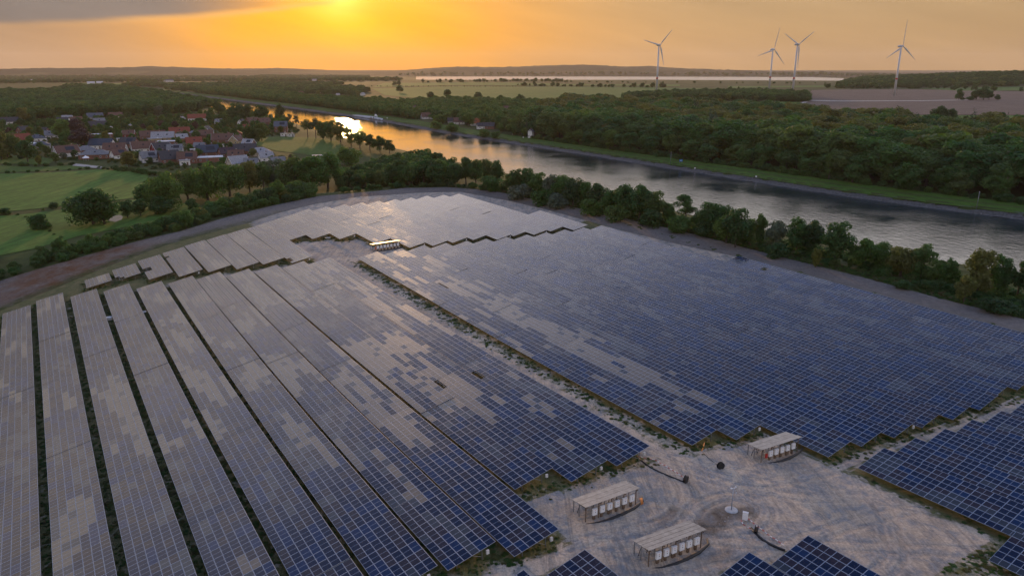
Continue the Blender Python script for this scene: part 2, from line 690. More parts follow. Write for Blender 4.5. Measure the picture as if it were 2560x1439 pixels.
def ground_mat():
    t = NT('ground')
    p = t.geo()
    a = t.noise(p, .012, 5, .6)
    b = t.noise(p, .25, 5, .65)
    c1 = t.ramp(a, [(.3, (.034, .050, .014)), (.5, (.052, .068, .018)), (.7, (.080, .080, .030))])
    col = t.mix(1.0, c1, t.ramp(b, [(.3, .65), (.7, 1.3)]), 'MULTIPLY')
    t.bump(b, .6, .5)
    return t.done(col, .95, Specular_IOR_Level=.1)


def meadow_mat(name, lo, hi, patch, stripes=0.0):
    t = NT(name)
    p = t.geo()
    a = t.noise(p, .018, 4, .6)
    b = t.noise(p, .35, 6, .7)
    c = t.noise(t.mapping(p, (.5, .05, .5), (0, 0, R(25))), 1.0, 3, .5)
    col = t.ramp(a, [(.3, lo), (.62, hi), (.8, patch)])
    col = t.mix(1.0, col, t.ramp(b, [(.25, .66), (.75, 1.3)]), 'MULTIPLY')
    col = t.mix(1.0, col, t.ramp(c, [(.3, 1 - stripes), (.7, 1 + stripes * .6)]), 'MULTIPLY')
    t.bump(b, .5, .3)
    return t.done(col, .95, Specular_IOR_Level=.12)


def soil_mat(name, c0, c1, rot, reds=0.0, furrow=6.0):
    t = NT(name)
    p = t.geo()
    a = t.noise(p, .045, 4, .6)
    b = t.noise(p, 1.1, 6, .7)
    w = t.new('ShaderNodeTexWave', wave_type='BANDS', bands_direction='X')
    t.l.new(t.mapping(p, (1, 1, 1), (0, 0, rot)), w.inputs['Vector'])
    w.inputs['Scale'].default_value = furrow
    w.inputs['Distortion'].default_value = 1.4
    w.inputs['Detail'].default_value = 2
    w.inputs['Detail Scale'].default_value = 1.2
    col = t.ramp(a, [(.3, c0), (.7, c1)])
    if reds:
        col = t.mix(t.math('MULTIPLY', t.attr('red'), t.ramp(t.noise(p, .16, 5, .65), [(.35, .25), (.6, 1.0)])), col, (.20, .085, .034))
        col = t.mix(t.math('MULTIPLY', t.attr('verge'), t.ramp(t.noise(p, .3, 5, .7), [(.3, .3), (.6, 1.0)])), col, (.085, .098, .030))
    col = t.mix(1.0, col, t.ramp(b, [(.25, .60), (.75, 1.32)]), 'MULTIPLY')
    col = t.mix(.35, col, t.mix(1.0, col, w.outputs[0], 'MULTIPLY'))
    h = t.math('ADD', b, t.math('MULTIPLY', w.outputs[0], .6))
    t.bump(h, .7, .18)
    return t.done(col, .95, Specular_IOR_Level=.1)


def yard_mat():
    """the ground of the solar park: trampled sand, weeds, damp soil, tyre tracks"""
    t = NT('site_ground')
    p = t.geo()
    big = t.noise(p, .07, 5, .6)
    mid = t.noise(p, .45, 6, .68, .6)
    fine = t.noise(p, 3.2, 6, .72)
    sand = t.ramp(big, [(.28, (.345, .282, .212)), (.5, (.490, .392, .288)), (.72, (.620, .495, .355))])
    sand = t.mix(t.ramp(mid, [(.44, 0.0), (.60, .9)]), sand, (.235, .240, .240))
    # wheel tracks drawn out along the site road
    tr = t.noise(t.mapping(p, (.9, .05, .9), (0, 0, -AZ)), 1.0, 5, .62, .8)
    sand = t.mix(t.ramp(tr, [(.52, 0.0), (.60, .38), (.66, 0.06)]), sand, (.135, .122, .108))
    tr2 = t.noise(t.mapping(p, (.8, .06, .8), (0, 0, R(75))), 1.0, 5, .62, 1.0)
    sand = t.mix(t.math('MULTIPLY', t.ramp(tr2, [(.54, 0.0), (.60, .36), (.66, .06)]), t.attr('yard')), sand, (.150, .132, .115))
    sand = t.mix(t.math('MULTIPLY', t.attr('rut'), t.ramp(mid, [(.3, .45), (.6, .95)])), sand, (.215, .188, .160))
    sand = t.mix(t.math('MULTIPLY', t.attr('berm'), .40), sand, (.58, .48, .37))
    sand = t.mix(t.math('MULTIPLY', t.attr('damp'), t.ramp(mid, [(.30, 1.0), (.66, .35)])), sand, (.082, .066, .052))
    weed = t.ramp(t.noise(p, .6, 5, .7), [(.3, (.075, .084, .030)), (.5, (.135, .130, .052)), (.7, (.200, .150, .075))])
    g = t.math('ADD', t.attr('grass'), t.math('MULTIPLY_ADD', mid, 1.3, -.65))
    gf = t.ramp(g, [(.38, 0.0), (.62, 1.0)])
    col = t.mix(gf, sand, weed)
    col = t.mix(1.0, col, t.ramp(fine, [(.25, .62), (.75, 1.32)]), 'MULTIPLY')
    t.bump(t.math('ADD', fine, t.math('MULTIPLY', tr, 1.5)), .9, .14)
    return t.done(col, .95, Specular_IOR_Level=.12)


def water_mat(name, deep, scale, strength, rough):
    t = NT(name)
    p = t.geo()
    a = t.noise(t.mapping(p, (1.0, .55, 1.0), (0, 0, R(20))), scale, 5, .62)
    b = t.noise(p, scale * .07, 3, .5)
    n = t.new('ShaderNodeBump')
    n.inputs['Distance'].default_value = .35
    # calm lanes between ruffled ones
    sx = t.new('ShaderNodeSeparateXYZ')
    t.l.new(p, sx.inputs[0])
    wind = t.new('ShaderNodeMapRange', interpolation_type='SMOOTHSTEP')      # the breeze reaches the open eastern reach
    t.l.new(sx.outputs[0], wind.inputs['Value'])
    for k_, v_ in (('From Min', -150.0), ('From Max', 90.0), ('To Min', .28), ('To Max', 1.0)):
        wind.inputs[k_].default_value = v_
    lanes = t.math('MULTIPLY', t.ramp(b, [(.36, .35), (.62, 1.0)]), strength)
    t.l.new(t.math('MULTIPLY', lanes, wind.outputs[0]), n.inputs['Strength'])
    t.l.new(a, n.inputs['Height'])
    t.l.new(n.outputs[0], t.bsdf.inputs['Normal'])
    return t.done(deep, rough, IOR=1.333)


def glass_mat(name, col, rough, cellc, ior=1.5, coat=0.0):
    """solar module face: rows of cells, a paler seam between the two halves"""
    t = NT(name)
    uv = t.new('ShaderNodeUVMap').outputs[0]
    sx = t.new('ShaderNodeSeparateXYZ')
    t.l.new(uv, sx.inputs[0])
    u, v = sx.outputs[0], sx.outputs[1]

    def line(c, k, w):
        f = t.math('FRACT', t.math('MULTIPLY', c, k))
        e = t.math('ABSOLUTE', t.math('SUBTRACT', f, .5))
        return t.math('GREATER_THAN', e, .5 - w)
    seam = t.math('LESS_THAN', t.math('ABSOLUTE', t.math('SUBTRACT', u, .5)), .011)
    cells = t.math('MAXIMUM', line(u, 20.0, .035), line(v, 6.0, .018))
    n = t.noise(t.coord('Object'), 2.5, 3, .5)
    base = t.mix(1.0, col, t.ramp(n, [(.3, .8), (.7, 1.2)]), 'MULTIPLY')
    base = t.mix(t.math('MULTIPLY', cells, .30), base, cellc)
    base = t.mix(t.math('MULTIPLY', seam, .75), base, (.42, .45, .50))
    dust = t.noise(t.geo(), .35, 4, .6)
    r = t.math('MULTIPLY_ADD', dust, .10, rough - .05)
    return t.done(base, r, IOR=ior, Coat_Weight=coat, Coat_Roughness=.08)


M['ground'] = ground_mat()
M['yard'] = yard_mat()
M['meadow'] = meadow_mat('meadow', (.058, .132, .020), (.082, .158, .026), (.130, .150, .034), .30)
M['lawn'] = meadow_mat('lawn', (.052, .100, .016), (.070, .120, .020), (.100, .115, .030), .10)
M['crop'] = meadow_mat('crop', (.055, .122, .022), (.072, .140, .026), (.095, .138, .034), .18)
M['bank_grass'] = meadow_mat('bank_grass', (.050, .105, .014), (.068, .125, .018), (.090, .115, .026), .10)
M['rough_grass'] = meadow_mat('rough_grass', (.050, .068, .020), (.075, .085, .026), (.115, .100, .042), .2)
M['plough'] = soil_mat('plough', (.175, .130, .098), (.225, .170, .130), R(64), 0, .55)
M['soil'] = soil_mat('soil', (.215, .190, .168), (.290, .255, .225), -AZ, 1.0, 2.2)
M['path'] = simple('path', (.36, .33, .29), .9, .2, .2)
M['asphalt'] = simple('asphalt', (.085, .082, .08), .9, .2, .4)
M['stone'] = simple('stone', (.075, .074, .07), .9, .4, .9)
M['water'] = water_mat('water', (.014, .028, .032), .42, 1.0, .06)
M['lake'] = water_mat('lake', (.05, .06, .065), .02, .05, .24)
M['alu'] = simple('alu', (.31, .35, .41), .40, .08, 2, Metallic=.3)
M['steel'] = simple('steel', (.28, .29, .30), .5, .15, 4, Metallic=.6)
M['g_navy'] = glass_mat('g_navy', (.002, .005, .024), .08, (.02, .03, .05), 1.34)
M['g_blue'] = glass_mat('g_blue', (.002, .014, .056), .09, (.02, .04, .07), 1.34)
M['g_plum'] = glass_mat('g_plum', (.018, .009, .012), .11, (.03, .03, .04), 1.37)
M['g_tan'] = glass_mat('g_tan', (.110, .080, .046), .22, (.09, .08, .06), 1.52)
M['g_grey'] = glass_mat('g_grey', (.024, .026, .030), .15, (.04, .04, .05), 1.42)
GLASS = [M[k] for k in ('g_navy', 'g_blue', 'g_plum', 'g_tan', 'g_grey')]
M['white'] = simple('white', (.78, .79, .80), .45, .05, 2)
M['dirty_white'] = simple('dirty_white', (.62, .62, .60), .6, .15, 1.5)
M['black'] = simple('black', (.016, .016, .017), .6, .2, 6)
M['red'] = simple('red', (.45, .03, .025), .5, .1, 4)
M['orange'] = simple('orange', (.75, .26, .04), .5, .15, 8)
M['board'] = simple('board', (.25, .24, .21), .45, .22, 1.5)
M['timber'] = simple('timber', (.15, .10, .065), .85, .3, 5)
M['concrete'] = simple('concrete', (.42, .42, .41), .85, .15, 3)
M['glass'] = NT('window_glass').done((.02, .025, .03), .08)
M['turbine'] = simple('turbine', (.50, .51, .52), .45, .05, .05)
M['sign_blue'] = simple('sign_blue', (.02, .16, .42), .4, .05, 2)
M['tape'] = simple('tape', (.75, .70, .68), .5, .1, 4)


# ------------------------------------------------------------------ ground, hills, canal, lake
def polar(r0, r1, nr, th0, th1, nt):
    rr = np.geomspace(r0, r1, nr)
    th = np.linspace(th0, th1, nt)
    RR, TT = np.meshgrid(rr, th, indexing='ij')
    X, Y = RR * np.sin(TT), RR * np.cos(TT)
    Z = H(X.ravel(), Y.ravel())
    i = np.arange((nr - 1) * (nt - 1))
    a = (i // (nt - 1)) * nt + i % (nt - 1)
    F = np.stack([a, a + nt, a + nt + 1, a + 1], 1)[:, ::-1]
    return np.stack([X.ravel(), Y.ravel(), Z], 1), F


V, F = polar(9, 6300, 470, R(-64), R(64), 380)
tag(link('ground', np_mesh('ground', V, F, [M['ground']], smooth=True)), kind='structure')


def hills_mat():
    t = NT('hills')
    p = t.geo()
    a = t.noise(p, .0016, 5, .6)
    b = t.noise(p, .011, 5, .7)
    col = t.ramp(a, [(.42, (.030, .040, .020)), (.56, (.034, .044, .022)), (.62, (.085, .085, .040))])
    col = t.mix(1.0, col, t.ramp(b, [(.3, .5), (.7, 1.4)]), 'MULTIPLY')
    t.bump(b, 1.0, 14.0)
    return t.done(col, .95, Specular_IOR_Level=.05)


V, F = polar(6300, 30000, 70, R(-64), R(64), 420)
edge = np.hypot(V[:, 0], V[:, 1])
jag = rng.normal(0, 1.0, len(V)) * 2.2 * ((edge > 7600) & (edge < 9200))
V[:, 2] += jag
tag(link('hills', np_mesh('hills', V, F, [hills_mat()], smooth=True)), kind='structure')


def strip(name, d0, d1, mat, up, kind='structure', z=None, step=12, i0=0.0, i1=1.0, sub=1, **kw):
    """a band that follows the canal between two signed distances from its centre line (positive = far bank)"""
    P = resample(CL, step)
    n0, n1 = int(len(P) * i0), int(len(P) * i1)
    vs = []
    ds = np.linspace(d0, d1, sub + 1)
    L = [offset_line(P, -d * 1.0)[n0:n1] for d in ds]
    n = n1 - n0
    for l in L:
        zz = H(l[:, 0], l[:, 1]) + up if z is None else np.full(n, z)
        vs.append(np.column_stack([l, zz]))
    V = np.vstack(vs)
    F = []
    for k in range(sub):
        for i in range(n - 1):
            F.append((k * n + i, k * n + i + 1, (k + 1) * n + i + 1, (k + 1) * n + i))
    me = np_mesh(name, V, np.array(F), [mat])
    o = link(name, me)
    return tag(o, kind=kind, **kw)


def offs(P, d):      # offset with sign: positive d = far bank
    return offset_line(P, -d)


strip('canal_water', -HALF - 2.5, HALF + 2.5, M['water'], 0, z=0.0)
strip('far_bank_grass', HALF + 5.5, HALF + 24, M['bank_grass'], .12, sub=3)
strip('far_towpath', HALF + 15, HALF + 16.6, M['rough_grass'], .22, sub=1)
strip('near_bank_grass', -HALF - 22, -HALF - 5.5, M['rough_grass'], .12, sub=3)


def riprap(name, side):
    """loose stone facing along the waterline: one uneven band of blocks"""
    P = resample(CL, 4.0)
    vs, fs = [], []
    rows = 4
    L = [offset_line(P, -side * (HALF + .4 + k * 1.7)) for k in range(rows + 1)]
    for k, l in enumerate(L):
        z = -0.15 + k * .55 + rng.normal(0, .16, len(l))
        vs.append(np.column_stack([l + rng.normal(0, .3, l.shape), z]))
    V = np.vstack(vs)
    n = len(P)
    F = [(k * n + i, k * n + i + 1, (k + 1) * n + i + 1, (k + 1) * n + i) for k in range(rows) for i in range(n - 1)]
    o = link(name, np_mesh(name, V, np.array(F), [M['stone']]))
    return tag(o, kind='structure')


riprap('far_bank_stones', 1)
riprap('near_bank_stones', -1)


def patch(name, pts, mat, up=.15, step=None, px=True, attrs=None, kind='structure', **kw):
    """a piece of land draped over the terrain; pts are survey pixels or ground points"""
    P = np.array([G(*p)[:2] for p in pts] if px else pts, float)
    lo, hi = P.min(0), P.max(0)
    step = step or max(2.0, float(np.max(hi - lo)) / 45)
    B = []
    for i in range(len(P)):
        a, b = P[i], P[(i + 1) % len(P)]
        k = max(1, int(np.linalg.norm(b - a) / step))
        for j in range(k):
            B.append(a + (b - a) * j / k)
    B = np.array(B)
    gx, gy = np.meshgrid(np.arange(lo[0], hi[0], step), np.arange(lo[1], hi[1], step))
    I = np.stack([gx.ravel(), gy.ravel()], 1) + rng.uniform(-.1, .1, (gx.size, 2)) * step
    I = I[poly_dist(I[:, 0], I[:, 1], P) < -step * .35]
    nb = len(B)
    allp = [Vector(p) for p in np.vstack([B, I])]
    res = delaunay_2d_cdt(allp, [], [list(range(nb))], 1, 1e-4)
    vo, fo = res[0], res[2]
    V2 = np.array([(v.x, v.y) for v in vo])
    Z = H(V2[:, 0], V2[:, 1]) + up
    F = np.array([f if True else f for f in fo if len(f) == 3], np.int32)
    e1, e2 = V2[F[:, 1]] - V2[F[:, 0]], V2[F[:, 2]] - V2[F[:, 0]]
    neg = e1[:, 0] * e2[:, 1] - e1[:, 1] * e2[:, 0] < 0
    F[neg] = F[neg][:, ::-1]
    at = {k: f(V2[:, 0], V2[:, 1]) for k, f in (attrs or {}).items()}
    me = np_mesh(name, np.column_stack([V2, Z]), F, [mat], attrs=at, smooth=True)
    return tag(link(name, me), kind=kind, **kw)


# lake behind the fields
a = [(1040, 191.5), (1250, 191), (1500, 190), (1800, 190.5), (2000, 192), (2110, 196), (2110, 203), (1800, 206), (1500, 206), (1250, 203), (1040, 199)]
LK = [at_level(x, y, 0.0) for x, y in a]
me = bpy.data.meshes.new('lake')
me.from_pydata([(x, y, 0.0) for x, y in LK], [], [tuple(range(len(LK)))])
me.materials.append(M['lake'])
tag(link('lake', me), kind='structure')

# meadows on the left
patch('meadow', [(-60, 436), (120, 432), (250, 424), (372, 432), (368, 470), (352, 494), (180, 512), (60, 526), (-60, 532)], M['meadow'], .15)
patch('meadow', [(-60, 545), (60, 536), (200, 520), (330, 500), (420, 505), (500, 512), (470, 540), (330, 565), (200, 590), (90, 622), (-60, 650)], M['meadow'], .17)
patch('meadow', [(-60, 412), (90, 418), (180, 414), (250, 420), (120, 428), (-60, 434)], M['lawn'], .15)
patch('paddock', [(-60, 392), (60, 390), (140, 398), (120, 412), (-60, 408)], M['lawn'], .15)
patch('paddock', [(8, 318), (48, 316), (52, 332), (14, 336)], M['lawn'], .2)
patch('village_green', [(652, 345), (700, 342), (790, 344), (842, 352), (862, 372), (856, 402), (830, 404), (760, 385), (690, 378), (640, 362)], M['lawn'], .2)
# fields beyond the canal
patch('crop_field', [(930, 222), (1150, 216), (1400, 217), (1640, 219), (1810, 222), (1800, 236), (1700, 246), (1560, 252), (1400, 250), (1200, 249), (1040, 246), (960, 238)], M['crop'], .5)
patch('crop_field', [(960, 208), (1180, 206), (1400, 210), (1500, 212), (1700, 212), (1700, 217), (1400, 215), (1150, 214), (930, 219)], M['crop'], .7)
patch('crop_field', [(1820, 216), (2080, 214), (2080, 219), (1820, 222)], M['crop'], .7)
patch('crop_field', [(150, 209), (310, 208), (330, 214), (200, 217)], M['crop'], .7)
patch('crop_field', [(2300, 222), (2640, 216), (2640, 226), (2400, 228)], M['crop'], .7)
patch('ploughed_field', [(2030, 226), (2240, 223.5), (2420, 226), (2640, 232), (2640, 289), (2300, 288), (2120, 284), (1980, 272), (2010, 250)], M['plough'], .5)
patch('green_margin', [(2090, 285.5), (2300, 289.5), (2640, 290.5), (2640, 301), (2350, 300), (2150, 297)], M['meadow'], .55)
patch('stubble_field', [(2520, 303), (2640, 301), (2640, 325), (2560, 322)], M['plough'], .55)
patch('green_margin', [(1960, 252), (2010, 250), (1975, 274), (1900, 270)], M['crop'], .55)
patch('farm_track', [(2012, 251.2), (2100, 253), (2300, 252.5), (2420, 250.5), (2420, 252), (2300, 254.2), (2100, 255), (2020, 253.2)], M['path'], .8)
patch('farm_track', [(1985, 270), (1996, 270), (2024, 252.5), (2014, 252)], M['path'], .8)

# village lanes
patch('lane', [(276, 352), (284, 352), (300, 372), (318, 384), (306, 388), (288, 372)], M['asphalt'], .3)
patch('lane', [(538, 365), (546, 364), (560, 380), (566, 395), (552, 396), (548, 380)], M['asphalt'], .3)
patch('lane', [(505, 352), (538, 358), (560, 360), (560, 364), (520, 362)], M['asphalt'], .3)
patch('lane', [(190, 410), (260, 418), (256, 423), (180, 415)], M['path'], .3)


# ------------------------------------------------------------------ the ground of the solar park
ROWS = {  # block -> list of (row number, q and t at the far end, q and t at the near end) of the tables' low edge
    'A': [(-10, -14.0, 216.6, -13.5, 84), (-9, -6.5, 219.2, -6.2, 70), (-8, 1.2, 213.7, 1.1, 64), (-7, 8.7, 210.1, 8.4, 57), (-6, 16.0, 204.9, 15.7, 52),
          (-5, 23.5, 203.1, 22.8, 59.9), (-4, 30.2, 201.3, 30.1, 58.4), (-3, 37.3, 199.1, 37.3, 57.4), (-2, 44.6, 198.0, 45.1, 67.7),
          (-1, 52.0, 197.3, 52.4, 66.7), (0, 59.5, 197.2, 60.2, 66.5)],
    'B': [(2, 73.8, 196.2, 73.8, 64.4), (3, 81.4, 195.8, 81.0, 63.5), (4, 89.2, 196.3, 88.2, 52.3), (5, 96.6, 195.7, 95.5, 52.0), (6, 103.7, 194.9, 102.7, 51.3),
          (7, 110.6, 194.5, 110.0, 50.7), (8, 117.8, 193.5, 117.6, 50.1), (9, 125.5, 193.0, 125.3, 49.8), (10, 132.8, 192.3, 132.5, 49.3),
          (11, 140.2, 191.7, 139.8, 48.5), (12, 147.3, 190.5, 147.1, 44), (13, 154.0, 188.9, 154.4, 46), (14, 161.4, 135.5, 161.7, 46)],
    'C': [(1, 5.3, 226.9, 5.3, 217.0), (2, 12.6, 230.7, 12.6, 217.7), (3, 19.9, 234.9, 19.9, 211.1), (4, 27.2, 238.5, 27.0, 208.1), (5, 34.3, 242.8, 34.4, 206.7),
          (6, 41.4, 245.8, 41.4, 203.6), (7, 48.6, 249.9, 48.7, 204.3), (8, 56.1, 254.0, 56.0, 202.0), (9, 63.2, 259.5, 63.0, 228.5), (10, 70.3, 264.6, 70.3, 226.4),
          (11, 77.6, 270.9, 77.7, 222.2), (12, 85.1, 272.4, 85.3, 210.2), (13, 92.6, 273.1, 92.4, 199.4), (14, 100.0, 273.7, 99.8, 199.5), (15, 107.5, 274.3, 107.2, 199.3),
          (16, 115.0, 274.3, 114.9, 199.8), (17, 122.2, 274.4, 121.9, 196.2), (18, 129.5, 274.1, 129.3, 196.7), (19, 136.2, 272.0, 136.2, 195.5), (20, 142.8, 270.6, 143.4, 195.2),
          (21, 150.9, 221.5, 150.8, 192.9)],
    'D': [(3, 81.2, 27.8, 81.4, 8), (4, 88.8, 48.0, 88.7, 12), (5, 96.2, 47.5, 96.0, 20), (6, 103.5, 46.9, 103.3, 26), (7, 110.8, 46.4, 110.6, 30),
          (8, 118.6, 45.8, 118.0, 33), (9, 125.6, 45.2, 125.4, 36)],
    'E': [(-4, 29.9, 52.9, 30.0, 41), (-3, 37.3, 51.9, 37.4, 39), (-1, 51.8, 41.5, 52.0, 28), (0, 59.9, 40.1, 59.8, 26)],
}


def in_rows(q, t, pad=0.0):
    m = np.zeros(np.shape(q), bool)
    for b in ROWS.values():
        for _, qa, ta, qb, tb in b:
            m |= (q > min(qa, qb) - pad) & (q < max(qa, qb) + 6.2 + pad) & (t < ta + pad) & (t > tb - pad)
    return m


def yard_attrs():
    def grass(x, y):
        q, t = xy2qt(x, y)
        g = np.full(q.shape, .30)
        g = np.where(in_rows(q, t, .5), .80, g)
        # gaps between the left rows are overgrown, more so at the far end
        g = np.where((q < 60) & (t > 66), .66 + .12 * sstep(80, 160, t), g)
        g = np.where((q > 66) & (q < 70.2) & (t > 55) & (t < 200), .12, g)             # site road, pale half
        g = np.where((q >= 70.2) & (q < 74) & (t > 64) & (t < 200), .46, g)            # weeds along the next block
        g = np.where((t > 197) & (t < 230) & (q > 58) & (q < 92) & ~in_rows(q, t, .5), .25, g)
        g = np.where((q < 58) & (t > 196) & (t < 206) & ~in_rows(q, t, .2), .42, g)
        g = np.where((q > 92) & (t > 190) & (t < 202) & ~in_rows(q, t, 0), .75, g)
        yard = (t < 66) & (q > 38) & ~in_rows(q, t, .6)
        g = np.where(yard, .14, g)
        g = np.where(in_rows(q, t, 1.6) & yard, .50, g)
        g = np.where((q > 74) & (q < 88) & (t < 30), .52, g)
        return g

    def damp(x, y):
        q, t = xy2qt(x, y)
        d = np.zeros(q.shape)
        for qc, tc, a, b, an, s in ((61.5, 50.0, 5.5, 1.9, .25, 1.0), (66.5, 49.6, 3.4, 1.2, -.1, 1.0), (58.0, 53.8, 3.2, .8, .3, .8), (88, 36, 4, 2.0, .2, .3), (57, 45, 2.5, 1.0, .1, .5)):
            dq, dt = q - qc, t - tc
            u = dq * math.cos(an) + dt * math.sin(an)
            v = -dq * math.sin(an) + dt * math.cos(an)
            d = np.maximum(d, s * (1 - sstep(.6, 1.15, np.hypot(u / a, v / b))))
        return d

    def yard(x, y):
        q, t = xy2qt(x, y)
        return ((t < 64) & (q > 40)).astype(float)
    return {'grass': grass, 'damp': damp, 'yard': yard}


INNER_PX = [(-200, 860), (0, 778), (150, 716), (300, 655), (420, 612), (500, 590), (620, 558), (700, 532), (790, 510), (900, 492), (1050, 482), (1150, 480), (1260, 500), (1350, 520), (1480, 556), (1560, 578), (1700, 612), (1860, 646), (2000, 688), (2200, 745)]
INNER = [hit_field(*p) for p in INNER_PX]
q_, t_ = zip(*[xy2qt(*p) for p in INNER])
YARD = INNER[:-2] + [qt2xy(171.5, 120), qt2xy(171.5, 60), qt2xy(172, 20), qt2xy(150, 0), qt2xy(60, -12), qt2xy(0, -12), qt2xy(-30, 40), qt2xy(-40, 150)]
patch('site_ground', YARD, M['yard'], .06, step=2.2, px=False, attrs=yard_attrs())


def rutted_yard():
    """the trampled clearing, with wheel ruts pressed into it"""
    st = .36
    qs, ts = np.arange(38, 142, st), np.arange(12, 72, st)
    Q, T_ = np.meshgrid(qs, ts, indexing='ij')
    X, Y = qt2xy(Q.ravel(), T_.ravel())
    PATHS = [[(68.2, 72), (68.4, 62), (70.5, 55), (76, 48), (83, 44), (92, 40), (100, 34)], [(67.6, 72), (67, 62), (64, 56), (58, 53), (52, 54), (44, 56)],
             [(69, 72), (70, 60), (74, 53), (84, 50.5), (100, 49.3), (120, 48), (141, 47)], [(57, 52), (61, 47.5), (67, 46.5), (71, 49.5), (69, 53.5), (63, 54), (58, 51)],
             [(47, 54), (56, 50), (63, 44), (72, 38), (80, 32), (88, 26), (96, 20)], [(50, 45), (58, 42.5), (66, 42), (76, 41), (86, 39), (96, 30)], [(88, 47), (82, 40), (74, 34), (66, 33)],
             [(72, 60), (78, 52), (84, 43), (88, 36), (94, 28)]]
    rut, berm = np.zeros(X.size), np.zeros(X.size)
    qf, tf = Q.ravel(), T_.ravel()
    for n_, path in enumerate(PATHS):
        P = resample(np.array(path, float), .9)
        for _ in range(6):
            S_ = P.copy()
            S_[1:-1] = .25 * P[:-2] + .5 * P[1:-1] + .25 * P[2:]
            P = S_
        for side in (-.95, .95):
            L_ = offset_line(P, side)
            best = np.full(X.size, 1e9)
            for a_, b_ in zip(L_[:-1], L_[1:]):
                e = b_ - a_
                u = np.clip(((qf - a_[0]) * e[0] + (tf - a_[1]) * e[1]) / (e @ e), 0, 1)
                best = np.minimum(best, (qf - a_[0] - u * e[0]) ** 2 + (tf - a_[1] - u * e[1]) ** 2)
            d = np.sqrt(best)
            w = .9 if n_ % 3 else 1.0
            rut = np.maximum(rut, w * (1 - sstep(.12, .42, d)))
            berm = np.maximum(berm, w * np.exp(-((d - .55) / .18) ** 2))
    berm *= (1 - rut)
    Z = H(X, Y) + .10 - .09 * rut + .05 * berm + rng.normal(0, .012, X.size)
    k = poly_dist(X, Y, np.array(YARD)) < -.5
    k &= ~((qf > 128) & (tf > 60))
    nt = len(ts)
    i = np.arange((len(qs) - 1) * (nt - 1))
    a_ = (i // (nt - 1)) * nt + i % (nt - 1)
    F = np.stack([a_, a_ + nt, a_ + nt + 1, a_ + 1], 1)
    F = F[k[F].all(1)]
    at = {n_: f_(X, Y) for n_, f_ in yard_attrs().items()}
    at['rut'], at['berm'] = rut, berm
    V = np.column_stack([X, Y, Z])
    tri = V[F[0]]
    if np.cross(tri[1] - tri[0], tri[2] - tri[0])[2] < 0:
        F = F[:, ::-1]
    tag(link('clearing_ground', np_mesh('clearing_ground', V, F, [M['yard']], attrs=at, smooth=True)), kind='structure')


rutted_yard()


def soil_attrs():
    def red(x, y):
        q, t = xy2qt(x, y)
        return (1 - sstep(6, 34, np.abs(q - 4))) * sstep(150, 190, t) * .9 + .25 * (1 - sstep(0, 12, np.abs(q - 120))) * (t > 250)

    def verge(x, y):
        d = poly_dist(x, y, np.array(YARD))
        q, t = xy2qt(x, y)
        return (1 - sstep(2.5, 6.5, d)) * (q < 75) * (1 - .6 * sstep(40, 75, q)) + .3 * (1 - sstep(0, 2, d)) * (q > 75)
    return {'red': red, 'verge': verge}


patch('perimeter_soil', [tuple(p) for p in OUTER], M['soil'], .03, step=3.0, px=False, attrs=soil_attrs())


# ------------------------------------------------------------------ solar tables
ORD = ['first', 'second', 'third', 'fourth', 'fifth', 'sixth', 'seventh', 'eighth', 'ninth', 'tenth', 'eleventh', 'twelfth', 'thirteenth', 'fourteenth',
       'fifteenth', 'sixteenth', 'seventeenth', 'eighteenth', 'nineteenth', 'twentieth', 'twenty-first', 'twenty-second']


def ordn(i):
    if i < len(ORD):
        return ORD[i]
    k = i + 1
    tens = {2: 'twenty', 3: 'thirty', 4: 'forty', 5: 'fifty', 6: 'sixty', 7: 'seventy', 8: 'eighty', 9: 'ninety'}
    if k % 10 == 0:
        return {30: 'thirtieth', 40: 'fortieth', 50: 'fiftieth', 60: 'sixtieth', 70: 'seventieth', 80: 'eightieth', 90: 'ninetieth'}.get(k, str(k) + 'th')
    if k > 99:
        return str(k) + 'th'
    return tens[k // 10] + '-' + ORD[k % 10 - 1]


GAP = .022
FRW = .031        # visible width of a module's frame


def module_mesh(variant):
    """framed module: raised aluminium rim, glass set a little lower, open underside closed by the back sheet"""
    a, b = (MODL - GAP) / 2, (MODW - GAP) / 2
    i, j = a - FRW, b - FRW
    V = [(-a, -b, -.035), (a, -b, -.035), (a, b, -.035), (-a, b, -.035), (-a, -b, 0), (a, -b, 0), (a, b, 0), (-a, b, 0),
         (-i, -j, 0), (i, -j, 0), (i, j, 0), (-i, j, 0), (-i, -j, -.004), (i, -j, -.004), (i, j, -.004), (-i, j, -.004)]
    F = [(3, 2, 1, 0), (0, 1, 5, 4), (1, 2, 6, 5), (2, 3, 7, 6), (3, 0, 4, 7), (4, 5, 9, 8), (5, 6, 10, 9), (6, 7, 11, 10), (7, 4, 8, 11),
         (8, 9, 13, 12), (9, 10, 14, 13), (10, 11, 15, 14), (11, 8, 12, 15), (12, 13, 14, 15)]
    uv = []
    for f in F:
        for k in f:
            uv.append(((V[k][0] + i) / (2 * i), (V[k][1] + j) / (2 * j)))
    return np_mesh('solar_module', V, F, [M['alu'], GLASS[variant]], [0] * 13 + [1], uv)


MOD = [module_mesh(k) for k in range(5)]
_vn = np.random.default_rng(11).random((64, 64))


def vnoise(x, y):
    xi, yi = int(math.floor(x)), int(math.floor(y))
    u, v = x - xi, y - yi
    u, v = u * u * (3 - 2 * u), v * v * (3 - 2 * v)
    g = lambda a, b: _vn[a % 64, b % 64]
    return (g(xi, yi) * (1 - u) + g(xi + 1, yi) * u) * (1 - v) + (g(xi, yi + 1) * (1 - u) + g(xi + 1, yi + 1) * u) * v


